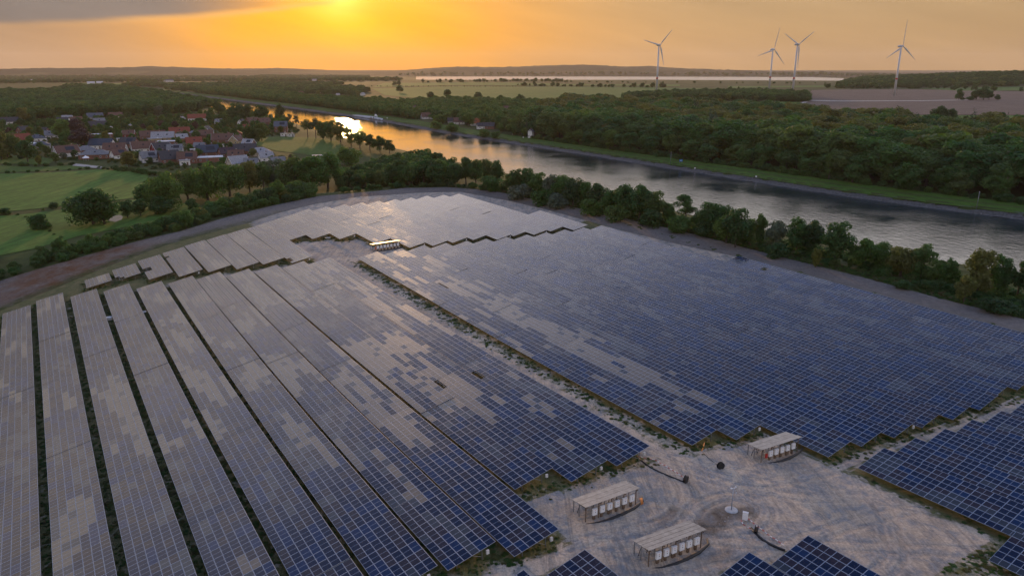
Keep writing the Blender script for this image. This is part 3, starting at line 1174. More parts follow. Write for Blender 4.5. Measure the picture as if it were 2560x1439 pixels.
def variant(q, t, strip):
    """delivery batches of modules: whole strings of one make, some mixed"""
    n1 = vnoise(q / 7.3 * 1.3 + 3, t / 14.0)
    n2 = vnoise(t / 6.0 + 20, q / 2.4 + 5)
    n3 = vnoise(t / 9.0 + 40, q / 1.05 + 9)
    r = random.random()
    tan = .57 if 30 < q < 92 else (.66 if q <= 30 else .70)
    tan = tan + .10 * (t < 85) + .05 * (t > 190)
    if n1 * .55 + n3 * .45 > tan or (n3 > .90 and t > 80):
        return (3 if r > .12 else 4) if q < 96 and t > 72 else (4 if r > .25 else 0)
    if n2 > .72:
        return 4 if r > .4 else 2
    if n2 < .30:
        return 1 if r > .55 else 0
    return 0 if r < .56 else (2 if r < .90 else 1)


HOLES_PX = [(992, 966), (1007, 972), (1096, 950), (1106, 958), (1192, 932), (1205, 940), (1090, 706), (1097, 709), (1104, 713), (1111, 717), (1926, 662), (1920, 667), (1912, 672),
            (1932, 658), (719, 644), (725, 648), (296, 690), (299, 694), (301, 698), (360, 660), (363, 664), (366, 669), (368, 673), (420, 639), (423, 644)]
HOLES = [hit_field(p[0], p[1], .45) for p in HOLES_PX]
NEAR_R = 118.0
cT, sT = math.cos(TILT), math.sin(TILT)
stat = dict(mod=0, far=0, tables=0)
POST_ME = {}


def post_mesh(h):
    h = round(h, 1)
    if h not in POST_ME:
        m = MB()
        m.box((0, 0, h / 2 - .3), (.10, .06, h + .6))
        m.box((0, .04, h / 2 - .3), (.10, .012, h + .59))
        m.box((0, -.04, h / 2 - .3), (.10, .012, h + .59))
        POST_ME[h] = m.mesh('post', M['steel'])
    return POST_ME[h]


def solar_table(q0, t0, q1, t1, label, group, drop=0.0, dtilt=0.0, box=False):
    """one rack of 6 x n modules; (q0,t0) low edge at the far end, (q1,t1) at the near end"""
    P0 = np.array([*qt2xy(q0, t0), float(low_edge(q0, t0)) + drop])
    P1 = np.array([*qt2xy(q1, t1), float(low_edge(q1, t1)) + drop])
    L = np.linalg.norm(P1 - P0)
    n = max(1, int(round(L / MODL)))
    X = (P1 - P0) / L
    P1 = P0 + X * n * MODL                        # whole modules only
    Yh = np.array([-X[1], X[0], 0])
    Yh /= np.linalg.norm(Yh)                     # across, up the slope of the table
    if Yh @ np.array([*N2, 0]) < 0:
        X = -X
        P0, P1 = P1, P0
        Yh = -Yh
        q0, t0, q1, t1 = q1, t1, q0, t0
    Zl = np.cross(X, Yh)
    mid = (P0 + P1) / 2
    gz = Hs(mid[0], mid[1])
    root = empty('solar_table', (mid[0], mid[1], gz), label=label, cat='solar table', group=group)
    Mx = Matrix(((X[0], Yh[0], Zl[0]), (X[1], Yh[1], Zl[1]), (X[2], Yh[2], Zl[2])))
    root.rotation_euler = Mx.to_euler()
    up = mid[2] - gz
    tl = TILT + dtilt
    c_, s_ = math.cos(tl), math.sin(tl)
    dist = math.hypot(mid[0], mid[1])
    lst = []
    for i in range(n):
        for j in range(6):
            u = (i + .5 - n / 2) * MODL
            w = (j + .5) * MODW
            loc = np.array([u, w * c_, up + w * s_])
            wp = mid + X * u + Yh * w * c_
            lst.append((i, j, loc, wp))
    V, F, mi, uv = [], [], [], []
    a, b = (MODL - GAP) / 2, (MODW - GAP) / 2
    ii, jj = a - FRW, b - FRW
    for i, j, loc, wp in lst:
        if any(abs(wp[0] - hx) < .62 and abs(wp[1] - hy) < .62 for hx, hy in HOLES):
            continue
        q, t = xy2qt(wp[0], wp[1])
        k = variant(q, t, j)
        rx, ry = random.gauss(0, .0022), random.gauss(0, .0022)
        if math.hypot(wp[0], wp[1]) < NEAR_R:
            o = bpy.data.objects.new('solar_module', MOD[k])
            o.parent = root
            o.location = loc
            o.rotation_euler = (tl + rx, ry, 0)
            C.objects.link(o)
            stat['mod'] += 1
        else:
            o = len(V)
            for (x, y) in ((-a, -b), (a, -b), (a, b), (-a, b), (-ii, -jj), (ii, -jj), (ii, jj), (-ii, jj)):
                dz = y * rx - x * ry
                V.append((loc[0] + x, loc[1] + y * c_ - dz * s_, loc[2] + y * s_ + dz * c_))
            F += [(o, o + 1, o + 5, o + 4), (o + 1, o + 2, o + 6, o + 5), (o + 2, o + 3, o + 7, o + 6), (o + 3, o, o + 4, o + 7), (o + 4, o + 5, o + 6, o + 7)]
            mi += [5, 5, 5, 5, k]
            uv += [(0, 0)] * 16 + [(0, 0), (1, 0), (1, 1), (0, 1)]
            stat['far'] += 1
    if F:
        m = link('solar_modules', np_mesh('solar_modules', V, np.array(F), GLASS + [M['alu']], mi, uv), root)
        m['kind'] = 'stuff'
    # purlins, rafters and posts
    hl = n * MODL / 2
    m = MB()
    for w in (.8, 2.3, 3.95, 5.45):
        m.bar((-hl, w * c_ + .07 * s_, up + w * s_ - .08), (hl, w * c_ + .07 * s_, up + w * s_ - .08), .06, .08)
    m.bar((-hl, .012, up - .028), (hl, .012, up - .028), .02, .05)
    m.bar((-hl, SLW * c_ + .01, up + SLW * s_ - .025), (hl, SLW * c_ + .01, up + SLW * s_ - .025), .02, .05)
    np_ = max(2, int(round(2 * hl / 3.7)) + 1)
    xs = np.linspace(-hl + .5, hl - .5, np_)
    near = dist < NEAR_R + 25
    for x in xs:
        m.bar((x, .5 * c_, up + .5 * s_ - .16), (x, 5.8 * c_, up + 5.8 * s_ - .16), .06, .10)
        if near:
            m.bar((x, 4.6 * c_, .5), (x, 3.0 * c_, up + 3.0 * s_ - .2), .05, .05)
    if not near:
        for x in xs:
            for w in (1.4, 4.7):
                h = up + w * s_ - .2
                m.box((x, w * c_, h / 2 - .3), (.10, .08, h + .6))
    m.build('rack', M['steel'], root)
    if near:
        for x in xs:
            for w in (1.4, 4.7):
                link('post', post_mesh(up + w * s_ - .2), root, (x, w * c_, 0))
    if box:
        e = -hl if (mid - X * hl)[1] < (mid + X * hl)[1] else hl
        s = MB()
        s.box((e + .12 * (1 if e > 0 else -1), 5.1 * c_, up + 4.9 * s_ - .55), (.22, .34, .46))
        s.build('combiner_box', M['dirty_white'], root)
    stat['tables'] += 1
    return root


BLOCK = {'A': 'left block', 'B': 'block right of the site road', 'C': 'far block', 'D': 'dark block at the right edge', 'E': 'bottom edge'}
BOXED = {('A', 0), ('A', -1), ('A', -2), ('A', -3), ('A', -4), ('A', -5), ('B', 3), ('B', 6), ('C', 4), ('C', 8), ('C', 11), ('C', 13), ('C', 15), ('C', 17), ('C', 19)}
for blk, rows in ROWS.items():
    nr = len(rows)
    for ri, (k, qa, ta, qb, tb) in enumerate(rows):
        L = ta - tb
        # split the row into racks with a narrow joint between them
        cuts = [0.0]
        while L - cuts[-1] > 46:
            cuts.append(cuts[-1] + random.choice((14, 16, 18, 20, 22)) * MODL + .10)
        if len(cuts) > 1 and L - cuts[-1] < 9:
            cuts.pop()
        cuts.append(L)
        ns = len(cuts) - 1
        for si in range(ns):
            u0, u1 = cuts[si], cuts[si + 1] - (.10 if si < ns - 1 else 0)
            f0, f1 = u0 / L, u1 / L
            rown = {'A': f'{ordn(ri)} row from the left in the left block', 'B': f'{ordn(ri)} row to the right of the site road',
                    'C': f'{ordn(ri)} row from the left in the far block', 'D': f'{ordn(ri)} row up in the dark right-edge block',
                    'E': f'{ordn(ri)} row from the left at the bottom edge'}[blk]
            if ns == 1:
                lab = f'the only solar table of the {rown}'
            else:
                lab = f'{ordn(si)} solar table from the far end, {rown}'
            solar_table(qa + (qb - qa) * f0, ta - u0, qa + (qb - qa) * f1, ta - u1, lab, f'solar tables of the {BLOCK[blk]}',
                        drop=random.uniform(-.05, .05) if ns > 1 else 0, dtilt=random.gauss(0, .004), box=(si == ns - 1 and (blk, k) in BOXED))
print('SOLAR', stat)


# ------------------------------------------------------------------ inverter stations and small things on the site
def frame_px(pl, pr):
    """ground frame from two survey points: origin at the left one, x towards the right one, y away from the camera"""
    a, b = Vector((*hit_field(*pl), 0)), Vector((*hit_field(*pr), 0))
    d = b - a
    return a, d.length, math.atan2(d.y, d.x)


def inverter_mesh():
    m = MB()
    m.box((0, 0, 0), (.66, .26, .86), 0)
    m.box((0, .16, .02), (.54, .07, .70), 1)          # heat sink behind
    for k in (-.2, 0, .2):
        m.box((k, .02, -.47), (.07, .07, .08), 1)     # glands below
    return m.mesh('inverter', [M['white'], M['black']])


INV = inverter_mesh()
_m = MB()
_m.box((0, 0, 0), (.085, .012, .11), 0)
SW_DARK = _m.mesh('switch', M['black'])
_m = MB()
_m.add([(-.06, -.006, -.05), (.06, -.006, -.05), (0, -.006, .055), (-.06, .006, -.05), (.06, .006, -.05), (0, .006, .055)],
       [(0, 1, 2), (5, 4, 3), (0, 3, 4, 1), (1, 4, 5, 2), (2, 5, 3, 0)])
WARN = _m.mesh('warning_mark', M['red'])
_m = MB()
_m.box((0, 0, .36), (.30, .22, .96))
PEDESTAL = _m.mesh('pedestal', M['timber'])


def station(pl, pr, nbox, label, conduit=False, extinguisher=False, seams=3, xl=1.6, xr=1.1):
    o, L, rz = frame_px(pl, pr)
    gz = Hs(o.x, o.y)
    root = empty('inverter_shelter', (o.x, o.y, gz), rz, label=label, cat='shelter', group='inverter shelters on the site')
    x0, x1 = -xl, L + xr
    yf, yb, zf, zb = -.55, 2.45, 2.22, 1.90
    # roof of long sheets lapping over one another
    for k in range(seams):
        f0, f1 = k / seams, (k + 1) / seams
        m = MB()
        ya, yc = yf + (yb - yf) * f0, yf + (yb - yf) * f1 - .10
        za, zc = zf + (zb - zf) * f0, zf + (zb - zf) * f1 - .02
        lift = .075 * (seams - k)
        j0, j1 = random.uniform(-.05, .05), random.uniform(-.05, .05)
        vs = [(x0 + j0, ya, za + lift), (x1 + j1, ya, za + lift), (x1 + j1, yc, zc + lift), (x0 + j0, yc, zc + lift)]
        m.add(vs + [(a, b, c - .04) for a, b, c in vs], [(0, 1, 2, 3), (7, 6, 5, 4), (0, 4, 5, 1), (1, 5, 6, 2), (2, 6, 7, 3), (3, 7, 4, 0)])
        m.build('roof_sheet', M['board'], root)
    n = 5
    for i in range(n):
        x = x0 + .35 + (x1 - x0 - .7) * i / (n - 1)
        for y, z in ((-.22, zf - .08), (1.15, (zf + zb) / 2 - .08), (2.35, zb - .05)):
            m = MB()
            m.box((0, 0, z / 2), (.09, .09, z))
            m.build('post', M['steel'] if y > 0 else M['timber'], root, (x, y, 0))
        m = MB()
        m.bar((x + .1, yf + .1, zf - .06), (x + .1, yb - .1, zb - .06), .06, .1)
        m.build('rafter', M['timber'], root)
    for z in (.62, 1.62):
        m = MB()
        m.bar((x0 + .3, -.10, z), (x1 - .3, -.10, z), .05, .08)
        m.build('rail', M['steel'], root)
    m = MB()                                            # tangle of pipework at the back
    for k in range(7):
        x = x0 + .6 + (x1 - x0 - 1.2) * k / 6
        m.tube([(x, 1.9, 0), (x + .1, 1.8, .7), (x + .05, 1.5, 1.5), (x, .3, 1.7)], .04, 6)
    m.build('cable_duct', M['black'], root)
    for i in range(nbox):
        x = L * i / (nbox - 1)
        v = link('inverter', INV, root, (x, -.32, 1.22))
        link('switch', SW_DARK, v, (.03, -.136, -.02))
        link('warning_mark', WARN, v, (0, -.138, .24))
        link('pedestal', PEDESTAL, root, (x, -.18, 0))
    m = MB()                                            # kerb of earth and the fat cable bundle along the foot
    pts = [(x0 + .1, -.5, .05), (0, -1.05, .07), (L * .3, -1.25, .08), (L * .6, -1.2, .08), (L, -.9, .07), (x1 + .9, -.2, .06), (x1 + 1.5, .7, .03)]
    m.tube(pts, [.09, .16, .22, .24, .2, .13, .07], 8)
    m.build('cable_bundle', M['black'], root, smooth=True)
    if conduit:
        for k in range(4):
            m = MB()
            m.tube([(x1 + .2 + k * .12, -.65, .02), (x1 + .45 + k * .1, -.35, .28 - .04 * k), (x1 + .75 + k * .1, .1, .25), (x1 + .9 + k * .1, .5, .02)], .035, 6)
            m.build('conduit', M['orange'], root, smooth=True)
    if extinguisher:
        m = MB()
        m.box((0, 0, 0), (.30, .22, .62))
        m.build('red_cabinet', M['red'], root, (-.72, -.25, 1.0))
    return root


station((1482, 1296), (1574, 1264), 6, 'open shelter with six white inverters and orange conduits, left of the concrete-footed mast', True)
station((1640, 1406), (1735, 1372), 6, 'open shelter with six white inverters nearest the bottom edge', False, seams=4)
station((1920, 1149), (1976, 1133), 5, 'open shelter with five white inverters and a red box beside the dark panels', False, True, xl=2.0, xr=1.4)
station((944, 627), (994, 620), 7, 'small open shelter with glowing roof in the clearing behind the site road', False, True, seams=2)

p = Vector((*hit_field(1828, 1276), 0))
p.z = Hs(p.x, p.y)
root = empty('weather_mast', p, .4, label='thin steel mast on a round concrete foot in the sandy yard', cat='mast')
m = MB()
m.tube([(0, 0, -.05), (0, 0, .16), (0, 0, .22)], [.80, .80, .62], 20)
m.build('concrete_foot', M['concrete'], root, smooth=False)
m = MB()
m.tube([(0, 0, .2), (0, 0, 3.3)], [.07, .05], 10)
m.build('pole', M['alu'], root, smooth=True)
m = MB()
m.bar((-.35, 0, 3.25), (.35, 0, 3.25), .05)
m.box((-.35, 0, 3.32), (.16, .16, .10))
m.box((.35, 0, 3.34), (.10, .10, .16))
m.build('sensor_arm', M['white'], root)

p = Vector((*hit_field(1862, 1300), 0))
p.z = Hs(p.x, p.y)
root = empty('cable_cabinet', p, R(-24), label='white cable cabinet standing beside the mast and striped tape', cat='cabinet')
m = MB()
m.box((0, 0, .62), (.62, .34, 1.0))
m.build('body', M['white'], root)
m = MB()
m.box((0, 0, 1.15), (.68, .40, .06))
m.build('lid', M['dirty_white'], root)
m = MB()
m.box((0, -.175, .62), (.52, .012, .86))
m.build('door', M['white'], root)
m = MB()
m.box((0, 0, .06), (.58, .30, .16))
m.build('plinth', M['concrete'], root)


def reel(px, py, rz, label):
    p = Vector((*hit_field(px, py), 0))
    p.z = Hs(p.x, p.y)
    root = empty('cable_reel', p, rz, label=label, cat='cable reel', group='black reels on the sand')
    for s in (-1, 1):
        m = MB()
        m.tube([(0, s * .16 - .02, .55), (0, s * .16 + .02, .55)], .55, 18)
        m.build('flange', M['black'], root)
    m = MB()
    m.tube([(0, -.15, .55), (0, .15, .55)], .30, 14)
    m.build('drum', M['timber'], root)


reel(1714, 1206, .9, 'black cable reel at the end of the pipe below the left block')
reel(1801, 1172, .3, 'black cable reel beside the five-inverter shelter, on a stony patch')
reel(1890, 1332, 1.1, 'black cable reel beside striped tape near the white cabinet')


def ground_line(name, pts, rad, mat, label, cat, px=True, up=None, **kw):
    P = np.array([hit_field(*p) for p in pts])
    P = resample(P, .8)
    for _ in range(2):
        Q = P.copy()
        Q[1:-1] = .25 * P[:-2] + .5 * P[1:-1] + .25 * P[2:]
        P = Q
    Z = H(P[:, 0], P[:, 1]) + .06 + (up if up is not None else rad * .6)
    m = MB()
    m.tube([(x, y, z) for (x, y), z in zip(P, Z)], rad, 8)
    o = m.build(name, mat, smooth=True)
    return tag(o, label, cat, **kw)


ground_line('black_pipe', [(1596, 1146), (1622, 1168), (1650, 1182), (1680, 1194), (1714, 1208)], .12, M['black'], 'black pipe from the left block to a cable reel', 'pipe')
ground_line('black_pipe', [(1878, 1322), (1892, 1340), (1912, 1357), (1935, 1368), (1962, 1378)], .16, M['black'], 'black pipe running from the white cabinet under the bottom panels', 'pipe')
ground_line('thin_cable', [(1756, 1130), (1770, 1146), (1800, 1168)], .05, M['black'], 'thin dark cable from the orange tube to a reel', 'cable')
ground_line('orange_tube', [(1761, 1108), (1758, 1122), (1754, 1128)], .09, M['orange'], 'short bent orange tube by the corner of the panels', 'tube')


def striped_tape(pts, label):
    P = resample(np.array([hit_field(*p) for p in pts]), .42)
    Z = H(P[:, 0], P[:, 1]) + .16 + .05 * np.sin(np.arange(len(P)) * 1.3)
    m = MB()
    for i in range(len(P) - 1):
        a, b = Vector((*P[i], Z[i])), Vector((*P[i + 1], Z[i + 1]))
        m.bar(a, b, .09, .03, i % 2)
    return tag(m.build('barrier_tape', [M['red'], M['tape']]), label, 'barrier tape')


striped_tape([(1852, 1302), (1858, 1314), (1870, 1318), (1885, 1332), (1905, 1348), (1925, 1360), (1950, 1372)], 'red and white tape along the pipe by the white cabinet')
striped_tape([(1870, 1298), (1884, 1310), (1930, 1345), (1960, 1364)], 'second red and white tape strung right of the cabinet')
striped_tape([(1594, 1142), (1640, 1152), (1680, 1176), (1712, 1196)], 'red and white tape above the upper black pipe')


def pallet(px, py, rz, n, label):
    p = Vector((*hit_field(px, py), 0))
    p.z = Hs(p.x, p.y) + .06
    root = empty('board_stack', p, rz, label=label, cat='stack')
    for k in range(n):
        m = MB()
        m.box((random.uniform(-.08, .08), random.uniform(-.08, .08), .10 + k * .11), (1.7, 1.1, .09), 0, random.uniform(-.08, .08))
        m.build('board', M['dirty_white'], root)
    m = MB()
    for s in (-.6, 0, .6):
        m.box((s, 0, .02), (.1, 1.1, .08))
    m.build('bearers', M['timber'], root)


pallet(271, 800, .3, 6, 'stack of pale boards lying between two left rows')
pallet(356, 782, .4, 2, 'small pale boards between the fourth and fifth left rows')
pallet(819, 596, .2, 2, 'pale boards on the ground in front of the far block')

# loose stones along the yard: too small and too many to count
V, F = [], []
for (qc, tc, sp, n) in ((57, 60.5, 2.6, 260), (64, 46, 2.2, 160), (71, 57, 2.5, 240), (50, 62, 3, 160), (82, 58, 3, 140), (75, 205, 7, 160), (66, 38, 6, 160)):
    for _ in range(n):
        q, t = random.gauss(qc, sp), random.gauss(tc, sp)
        x, y = qt2xy(q, t)
        s = random.uniform(.03, .10)
        o = len(V)
        z = 0
        V += [(x - s, y - s, z), (x + s, y - s * .7, z), (x + s * .8, y + s, z), (x - s, y + s * .8, z), (x - s * .4, y, s), (x + s * .5, y + s * .2, s * .9)]
        F += [(o, o + 1, o + 5), (o, o + 5, o + 4), (o + 1, o + 2, o + 5), (o + 2, o + 3, o + 4), (o + 2, o + 4, o + 5), (o + 3, o, o + 4)]
V = np.array(V)
V[:, 2] += H(V[:, 0], V[:, 1]) + .06
tag(link('gravel', np_mesh('gravel', V, np.array(F), [M['concrete']])), 'loose pale stones strewn over the sandy yard', 'stones', kind='stuff')


# ------------------------------------------------------------------ wind turbines
def turbine(base, hub, blade_px, ang0, label, dist):
    r = ray(*hub)
    s = dist / math.hypot(r[0], r[1])
    x, y = r[0] * s, r[1] * s
    hz = HC + r[2] * s
    gz = Hs(x, y)
    hh = hz - gz
    bl = blade_px * math.hypot(x, y, hz - HC) / FPX * .98
    root = empty('wind_turbine', (x, y, gz), 0, label=label, cat='wind turbine', group='wind turbines on the horizon')
    zs = [0, .335, .335, .37, .37, 1.0]
    rad = lambda f: 2.3 * (1 - f) + 1.35 * f

    def tower(name, f0, f1, mat, grow=0.0):
        m = MB()
        m.tube([(0, 0, hh * f0 - (1 if f0 == 0 else 0)), (0, 0, hh * f1)], [rad(f0) + grow, rad(f1) + grow], 20)
        return m.build(name, mat, root, smooth=True)
    t = tower('tower', 0, .985, M['turbine'])
    m = MB()
    m.tube([(0, 0, hh * .33), (0, 0, hh * .365)], [rad(.33) + .02, rad(.365) + .02], 20)
    m.build('red_band', M['red'], t, smooth=True)
    fw = Vector((.42, -.91, 0)).normalized()                       # towards the rotor
    yaw = math.atan2(fw.y, fw.x)
    m = MB()
    m.tube([(-7.5, 0, 0), (-6.5, 0, .1), (-2, 0, .2), (1.8, 0, 0), (2.8, 0, 0)], [1.0, 1.9, 2.1, 1.9, 1.4], 14)
    m.build('nacelle', M['turbine'], root, (0, 0, hh), (0, 0, yaw), smooth=True)
    hubp = Vector((0, 0, hh)) + fw * 3.6
    m = MB()
    m.tube([(-.8, 0, 0), (.2, 0, 0), (1.4, 0, 0), (2.0, 0, 0)], [1.3, 1.6, 1.2, .3], 14)
    hubo = m.build('hub', M['turbine'], root, hubp, (0, 0, yaw), smooth=True)
    for k in range(3):
        m = MB()
        st = [(0, .55, .55, 0), (.04, .55, .55, 0), (.10, 1.0, .42, .35), (.2, 1.45, .34, .30), (.45, 1.05, .24, .18), (.75, .65, .14, .08), (.95, .34, .07, .02), (1, .06, .03, 0)]
        o = len(m.v)
        for f, cw, th, tw in st:
            zc = 1.0 + f * (bl - 1.0)
            for j in range(8):
                a = 2 * math.pi * j / 8
                yy, xx = math.cos(a) * cw * 1.1 - (.35 * cw if f > .05 else 0), math.sin(a) * th
                c_, s_ = math.cos(tw), math.sin(tw)
                m.v.append((xx * c_ - yy * s_, xx * s_ + yy * c_, zc))
        for i in range(len(st) - 1):
            for j in range(8):
                m.f.append((o + i * 8 + j, o + i * 8 + (j + 1) % 8, o + (i + 1) * 8 + (j + 1) % 8, o + (i + 1) * 8 + j))
                m.m.append(0)
        # picture angle measured from the right-hand horizontal, seen from the rotor's front
        a = R(ang0 + 120 * k)
        b = m.build('blade', M['turbine'], root, hubp, smooth=True)
        rot = Matrix.Rotation(yaw, 4, 'Z') @ Matrix.Rotation(a - math.pi / 2, 4, 'X')
        b.rotation_euler = rot.to_euler()
    return root


turbine((1642, 235), (1647.5, 113), 49, 47, 'wind turbine standing alone left of the other three', 1550)
turbine((1925, 220), (1932.5, 124), 50, 77, 'wind turbine behind the dark wood, left of the closest pair', 1750)
turbine((1983, 225), (1994, 111.5), 52, 34, 'wind turbine at the corner of the ploughed field, right of the pair', 1560)
turbine((2238, 223), (2253.5, 116), 54, 88, 'wind turbine farthest right, one blade pointing straight up', 1600)


# ------------------------------------------------------------------ things along the canal
def lamp_post(px, py, hpx, label):
    g = G(px, py)
    h = hpx * mpp(g)
    root = empty('bank_lamp', g, math.atan2(-g.y, -g.x), label=label, cat='lamp post', group='lamp posts on the canal bank')
    m = MB()
    m.tube([(0, 0, -.2), (0, 0, h)], [.16, .10], 8)
    m.build('pole', M['steel'], root, smooth=True)
    m = MB()
    m.bar((0, 0, h), (1.1, 0, h + .12), .1)
    m.box((1.3, 0, h + .1), (.7, .3, .16))
    m.build('lamp_head', M['dirty_white'], root)


lamp_post(2441, 522, 36, 'thin grey lamp post on the far bank near the right edge')
lamp_post(1676, 412, 30, 'thin lamp post beside the blue board on the far bank')
lamp_post(1281, 338, 16, 'slim lamp post on the bank in front of the white gabled house')
lamp_post(681, 306, 20, 'thin pole at the water beside the village conifer')
g = G(1702, 409)
root = empty('blue_board', g, .25, label='blue board on two posts on the far bank grass', cat='sign')
m = MB()
m.box((0, 0, 2.1), (2.4, .08, 1.5))
m.build('panel', M['sign_blue'], root)
m = MB()
m.box((0, -.045, 2.1), (1.4, .01, .30))
m.build('white_mark', M['white'], root)
for s in (-.8, .8):
    m = MB()
    m.box((s, .06, .8), (.09, .09, 2.4))
    m.build('post', M['steel'], root)
for i, (px, py) in enumerate([(2453, 540), (1890, 445), (1737, 424), (1308, 346), (968, 297)]):
    g = G(px, py)
    root = empty('bank_marker', g, .3, label=f'small white marker board on the far bank, {ordn(i)} counted from the right', cat='marker', group='white marker boards on the bank')
    m = MB()
    m.box((0, 0, .95), (1.1, .06, .8))
    m.build('board', M['white'], root)
    m = MB()
    m.box((0, .06, .4), (.08, .08, .9))
    m.build('post', M['steel'], root)

# ferry at its landing
g0 = Vector((*at_level(936, 296.5, 0.0), 0))
root = empty('ferry', (g0.x, g0.y, 0), R(-58), label='white ferry lying at the landing on the far bank', cat='ferry')
m = MB()
prof = [(-13, 0), (-10, 3.6), (10, 3.6), (13, 0), (10, -3.6), (-10, -3.6)]
m.add([(x, y, -.6) for x, y in prof] + [(x * 1.04, y * 1.1, 1.2) for x, y in prof], [tuple(range(5, -1, -1)), tuple(range(6, 12))] + [(i, (i + 1) % 6, (i + 1) % 6 + 6, i + 6) for i in range(6)])
m.build('hull', M['white'], root)
m = MB()
m.box((0, 2.4, 2.4), (9, 1.6, 2.3))
c_ = m.build('cabin', M['white'], root)
for k in range(5):
    m = MB()
    m.box((-3.6 + k * 1.8, 1.59, 2.7), (1.1, .03, .8))
    m.build('window', M['glass'], c_)
m = MB()
m.box((0, 2.2, 4.6), (3, 1.8, 2.0))
m.build('wheelhouse', M['white'], root)
m = MB()
m.tube([(0, 2.2, 5.6), (0, 2.2, 8.5)], .09, 6)
m.build('mast', M['steel'], root)
for s in (-1, 1):
    m = MB()
    m.box((s * 14.6, 0, 1.3), (3.4, 4.6, .2))
    m.build('ramp', M['steel'], root)
for i, (px, py) in enumerate([(928, 300.5), (934, 301)]):
    x, y = at_level(px, py, 0)
    root = empty('mooring_dolphin', (x, y, -2), 0, label=('left' if i == 0 else 'right') + ' one of two timber mooring posts before the ferry landing', cat='mooring post', group='mooring posts')
    for k in range(3):
        m = MB()
        a = k * 2.1
        m.tube([(math.cos(a) * 1.2, math.sin(a) * 1.2, 0), (math.cos(a) * .3, math.sin(a) * .3, 6.2)], .28, 8)
        m.build('pile', M['timber'], root)
g = G(908, 291)
patch('ferry_ramp', [(880, 288), (930, 291), (958, 297), (956, 301), (930, 297.5), (900, 294)], M['concrete'], .25)
# timber jetty on the village side
g = G(742, 303)
P0, P1 = Vector((*at_level(722, 302, 1.2), 1.2)), Vector((*at_level(757, 304, 1.2), 1.2))
root = empty('jetty', P0, math.atan2(P1.y - P0.y, P1.x - P0.x), label='dark timber jetty reaching into the canal from the village', cat='jetty')
L = (P1 - P0).length
m = MB()
m.box((L / 2, 0, 0), (L, 2.4, .25))
m.build('deck', M['timber'], root)
for k in range(5):
    m = MB()
    m.box((L * (k + .5) / 5, 0, -2), (.35, 2.0, 4))
    m.build('pile', M['timber'], root)


# ------------------------------------------------------------------ houses
ROOFC = {'dark': (.066, .066, .072), 'slate': (.11, .125, .15), 'grey': (.20, .205, .215), 'light': (.33, .33, .34), 'red': (.24, .070, .045), 'brown': (.15, .085, .064),
         'orange': (.36, .115, .045), 'blue': (.055, .075, .105), 'white': (.60, .61, .62), 'purple': (.062, .044, .058)}
WALLC = {'brick': (.19, .085, .058), 'white': (.66, .65, .62), 'cream': (.46, .41, .33), 'redwood': (.20, .03, .03), 'yellow': (.36, .28, .16), 'grey': (.30, .30, .30)}


def roof_mat(k):
    t = NT('roof_' + k)
    c = ROOFC[k]
    p = t.coord('Object')
    w = t.new('ShaderNodeTexWave', wave_type='BANDS', bands_direction='Z')
    t.l.new(p, w.inputs['Vector'])
    w.inputs['Scale'].default_value = 5.0
    n = t.noise(p, 1.2, 5, .65)
    col = t.mix(1.0, c, t.ramp(n, [(.3, .7), (.7, 1.25)]), 'MULTIPLY')
    col = t.mix(.25, col, t.mix(1.0, col, w.outputs[0], 'MULTIPLY'))
    return t.done(col, .85, Specular_IOR_Level=.25)


RM = {k: roof_mat(k) for k in ROOFC}
WM = {k: simple('wall_' + k, c, .85, .15, 1.0) for k, c in WALLC.items()}


def pane_mesh():
    m = MB()
    m.box((0, -.02, 0), (1.08, .05, 1.16), 0)
    f = m.mesh('window', M['white'])
    m = MB()
    m.box((-.25, -.05, 0), (.44, .02, .98), 0)
    m.box((.25, -.05, 0), (.44, .02, .98), 0)
    return f, m.mesh('pane', M['glass'])


WIN, PANE = pane_mesh()
_m = MB()
_m.box((0, -.03, 1.02), (1.0, .06, 2.05))
DOOR = _m.mesh('door', M['timber'])
_m = MB()
_m.box((0, 0, 0), (.55, .55, 1.5), 0)
_m.box((0, 0, .8), (.68, .68, .12), 1)
CHIM = _m.mesh('chimney', [WM['brick'], M['concrete']])
_m = MB()
_m.box((0, 0, 0), (1.0, 1.3, .06), 0)
SKYL = _m.mesh('skylight', M['glass'])
_m = MB()
_m.box((0, 0, 0), (3.6, 2.2, .07), 0)
ROOFPV = _m.mesh('roof_panels', M['g_grey'])
HOUSES = []


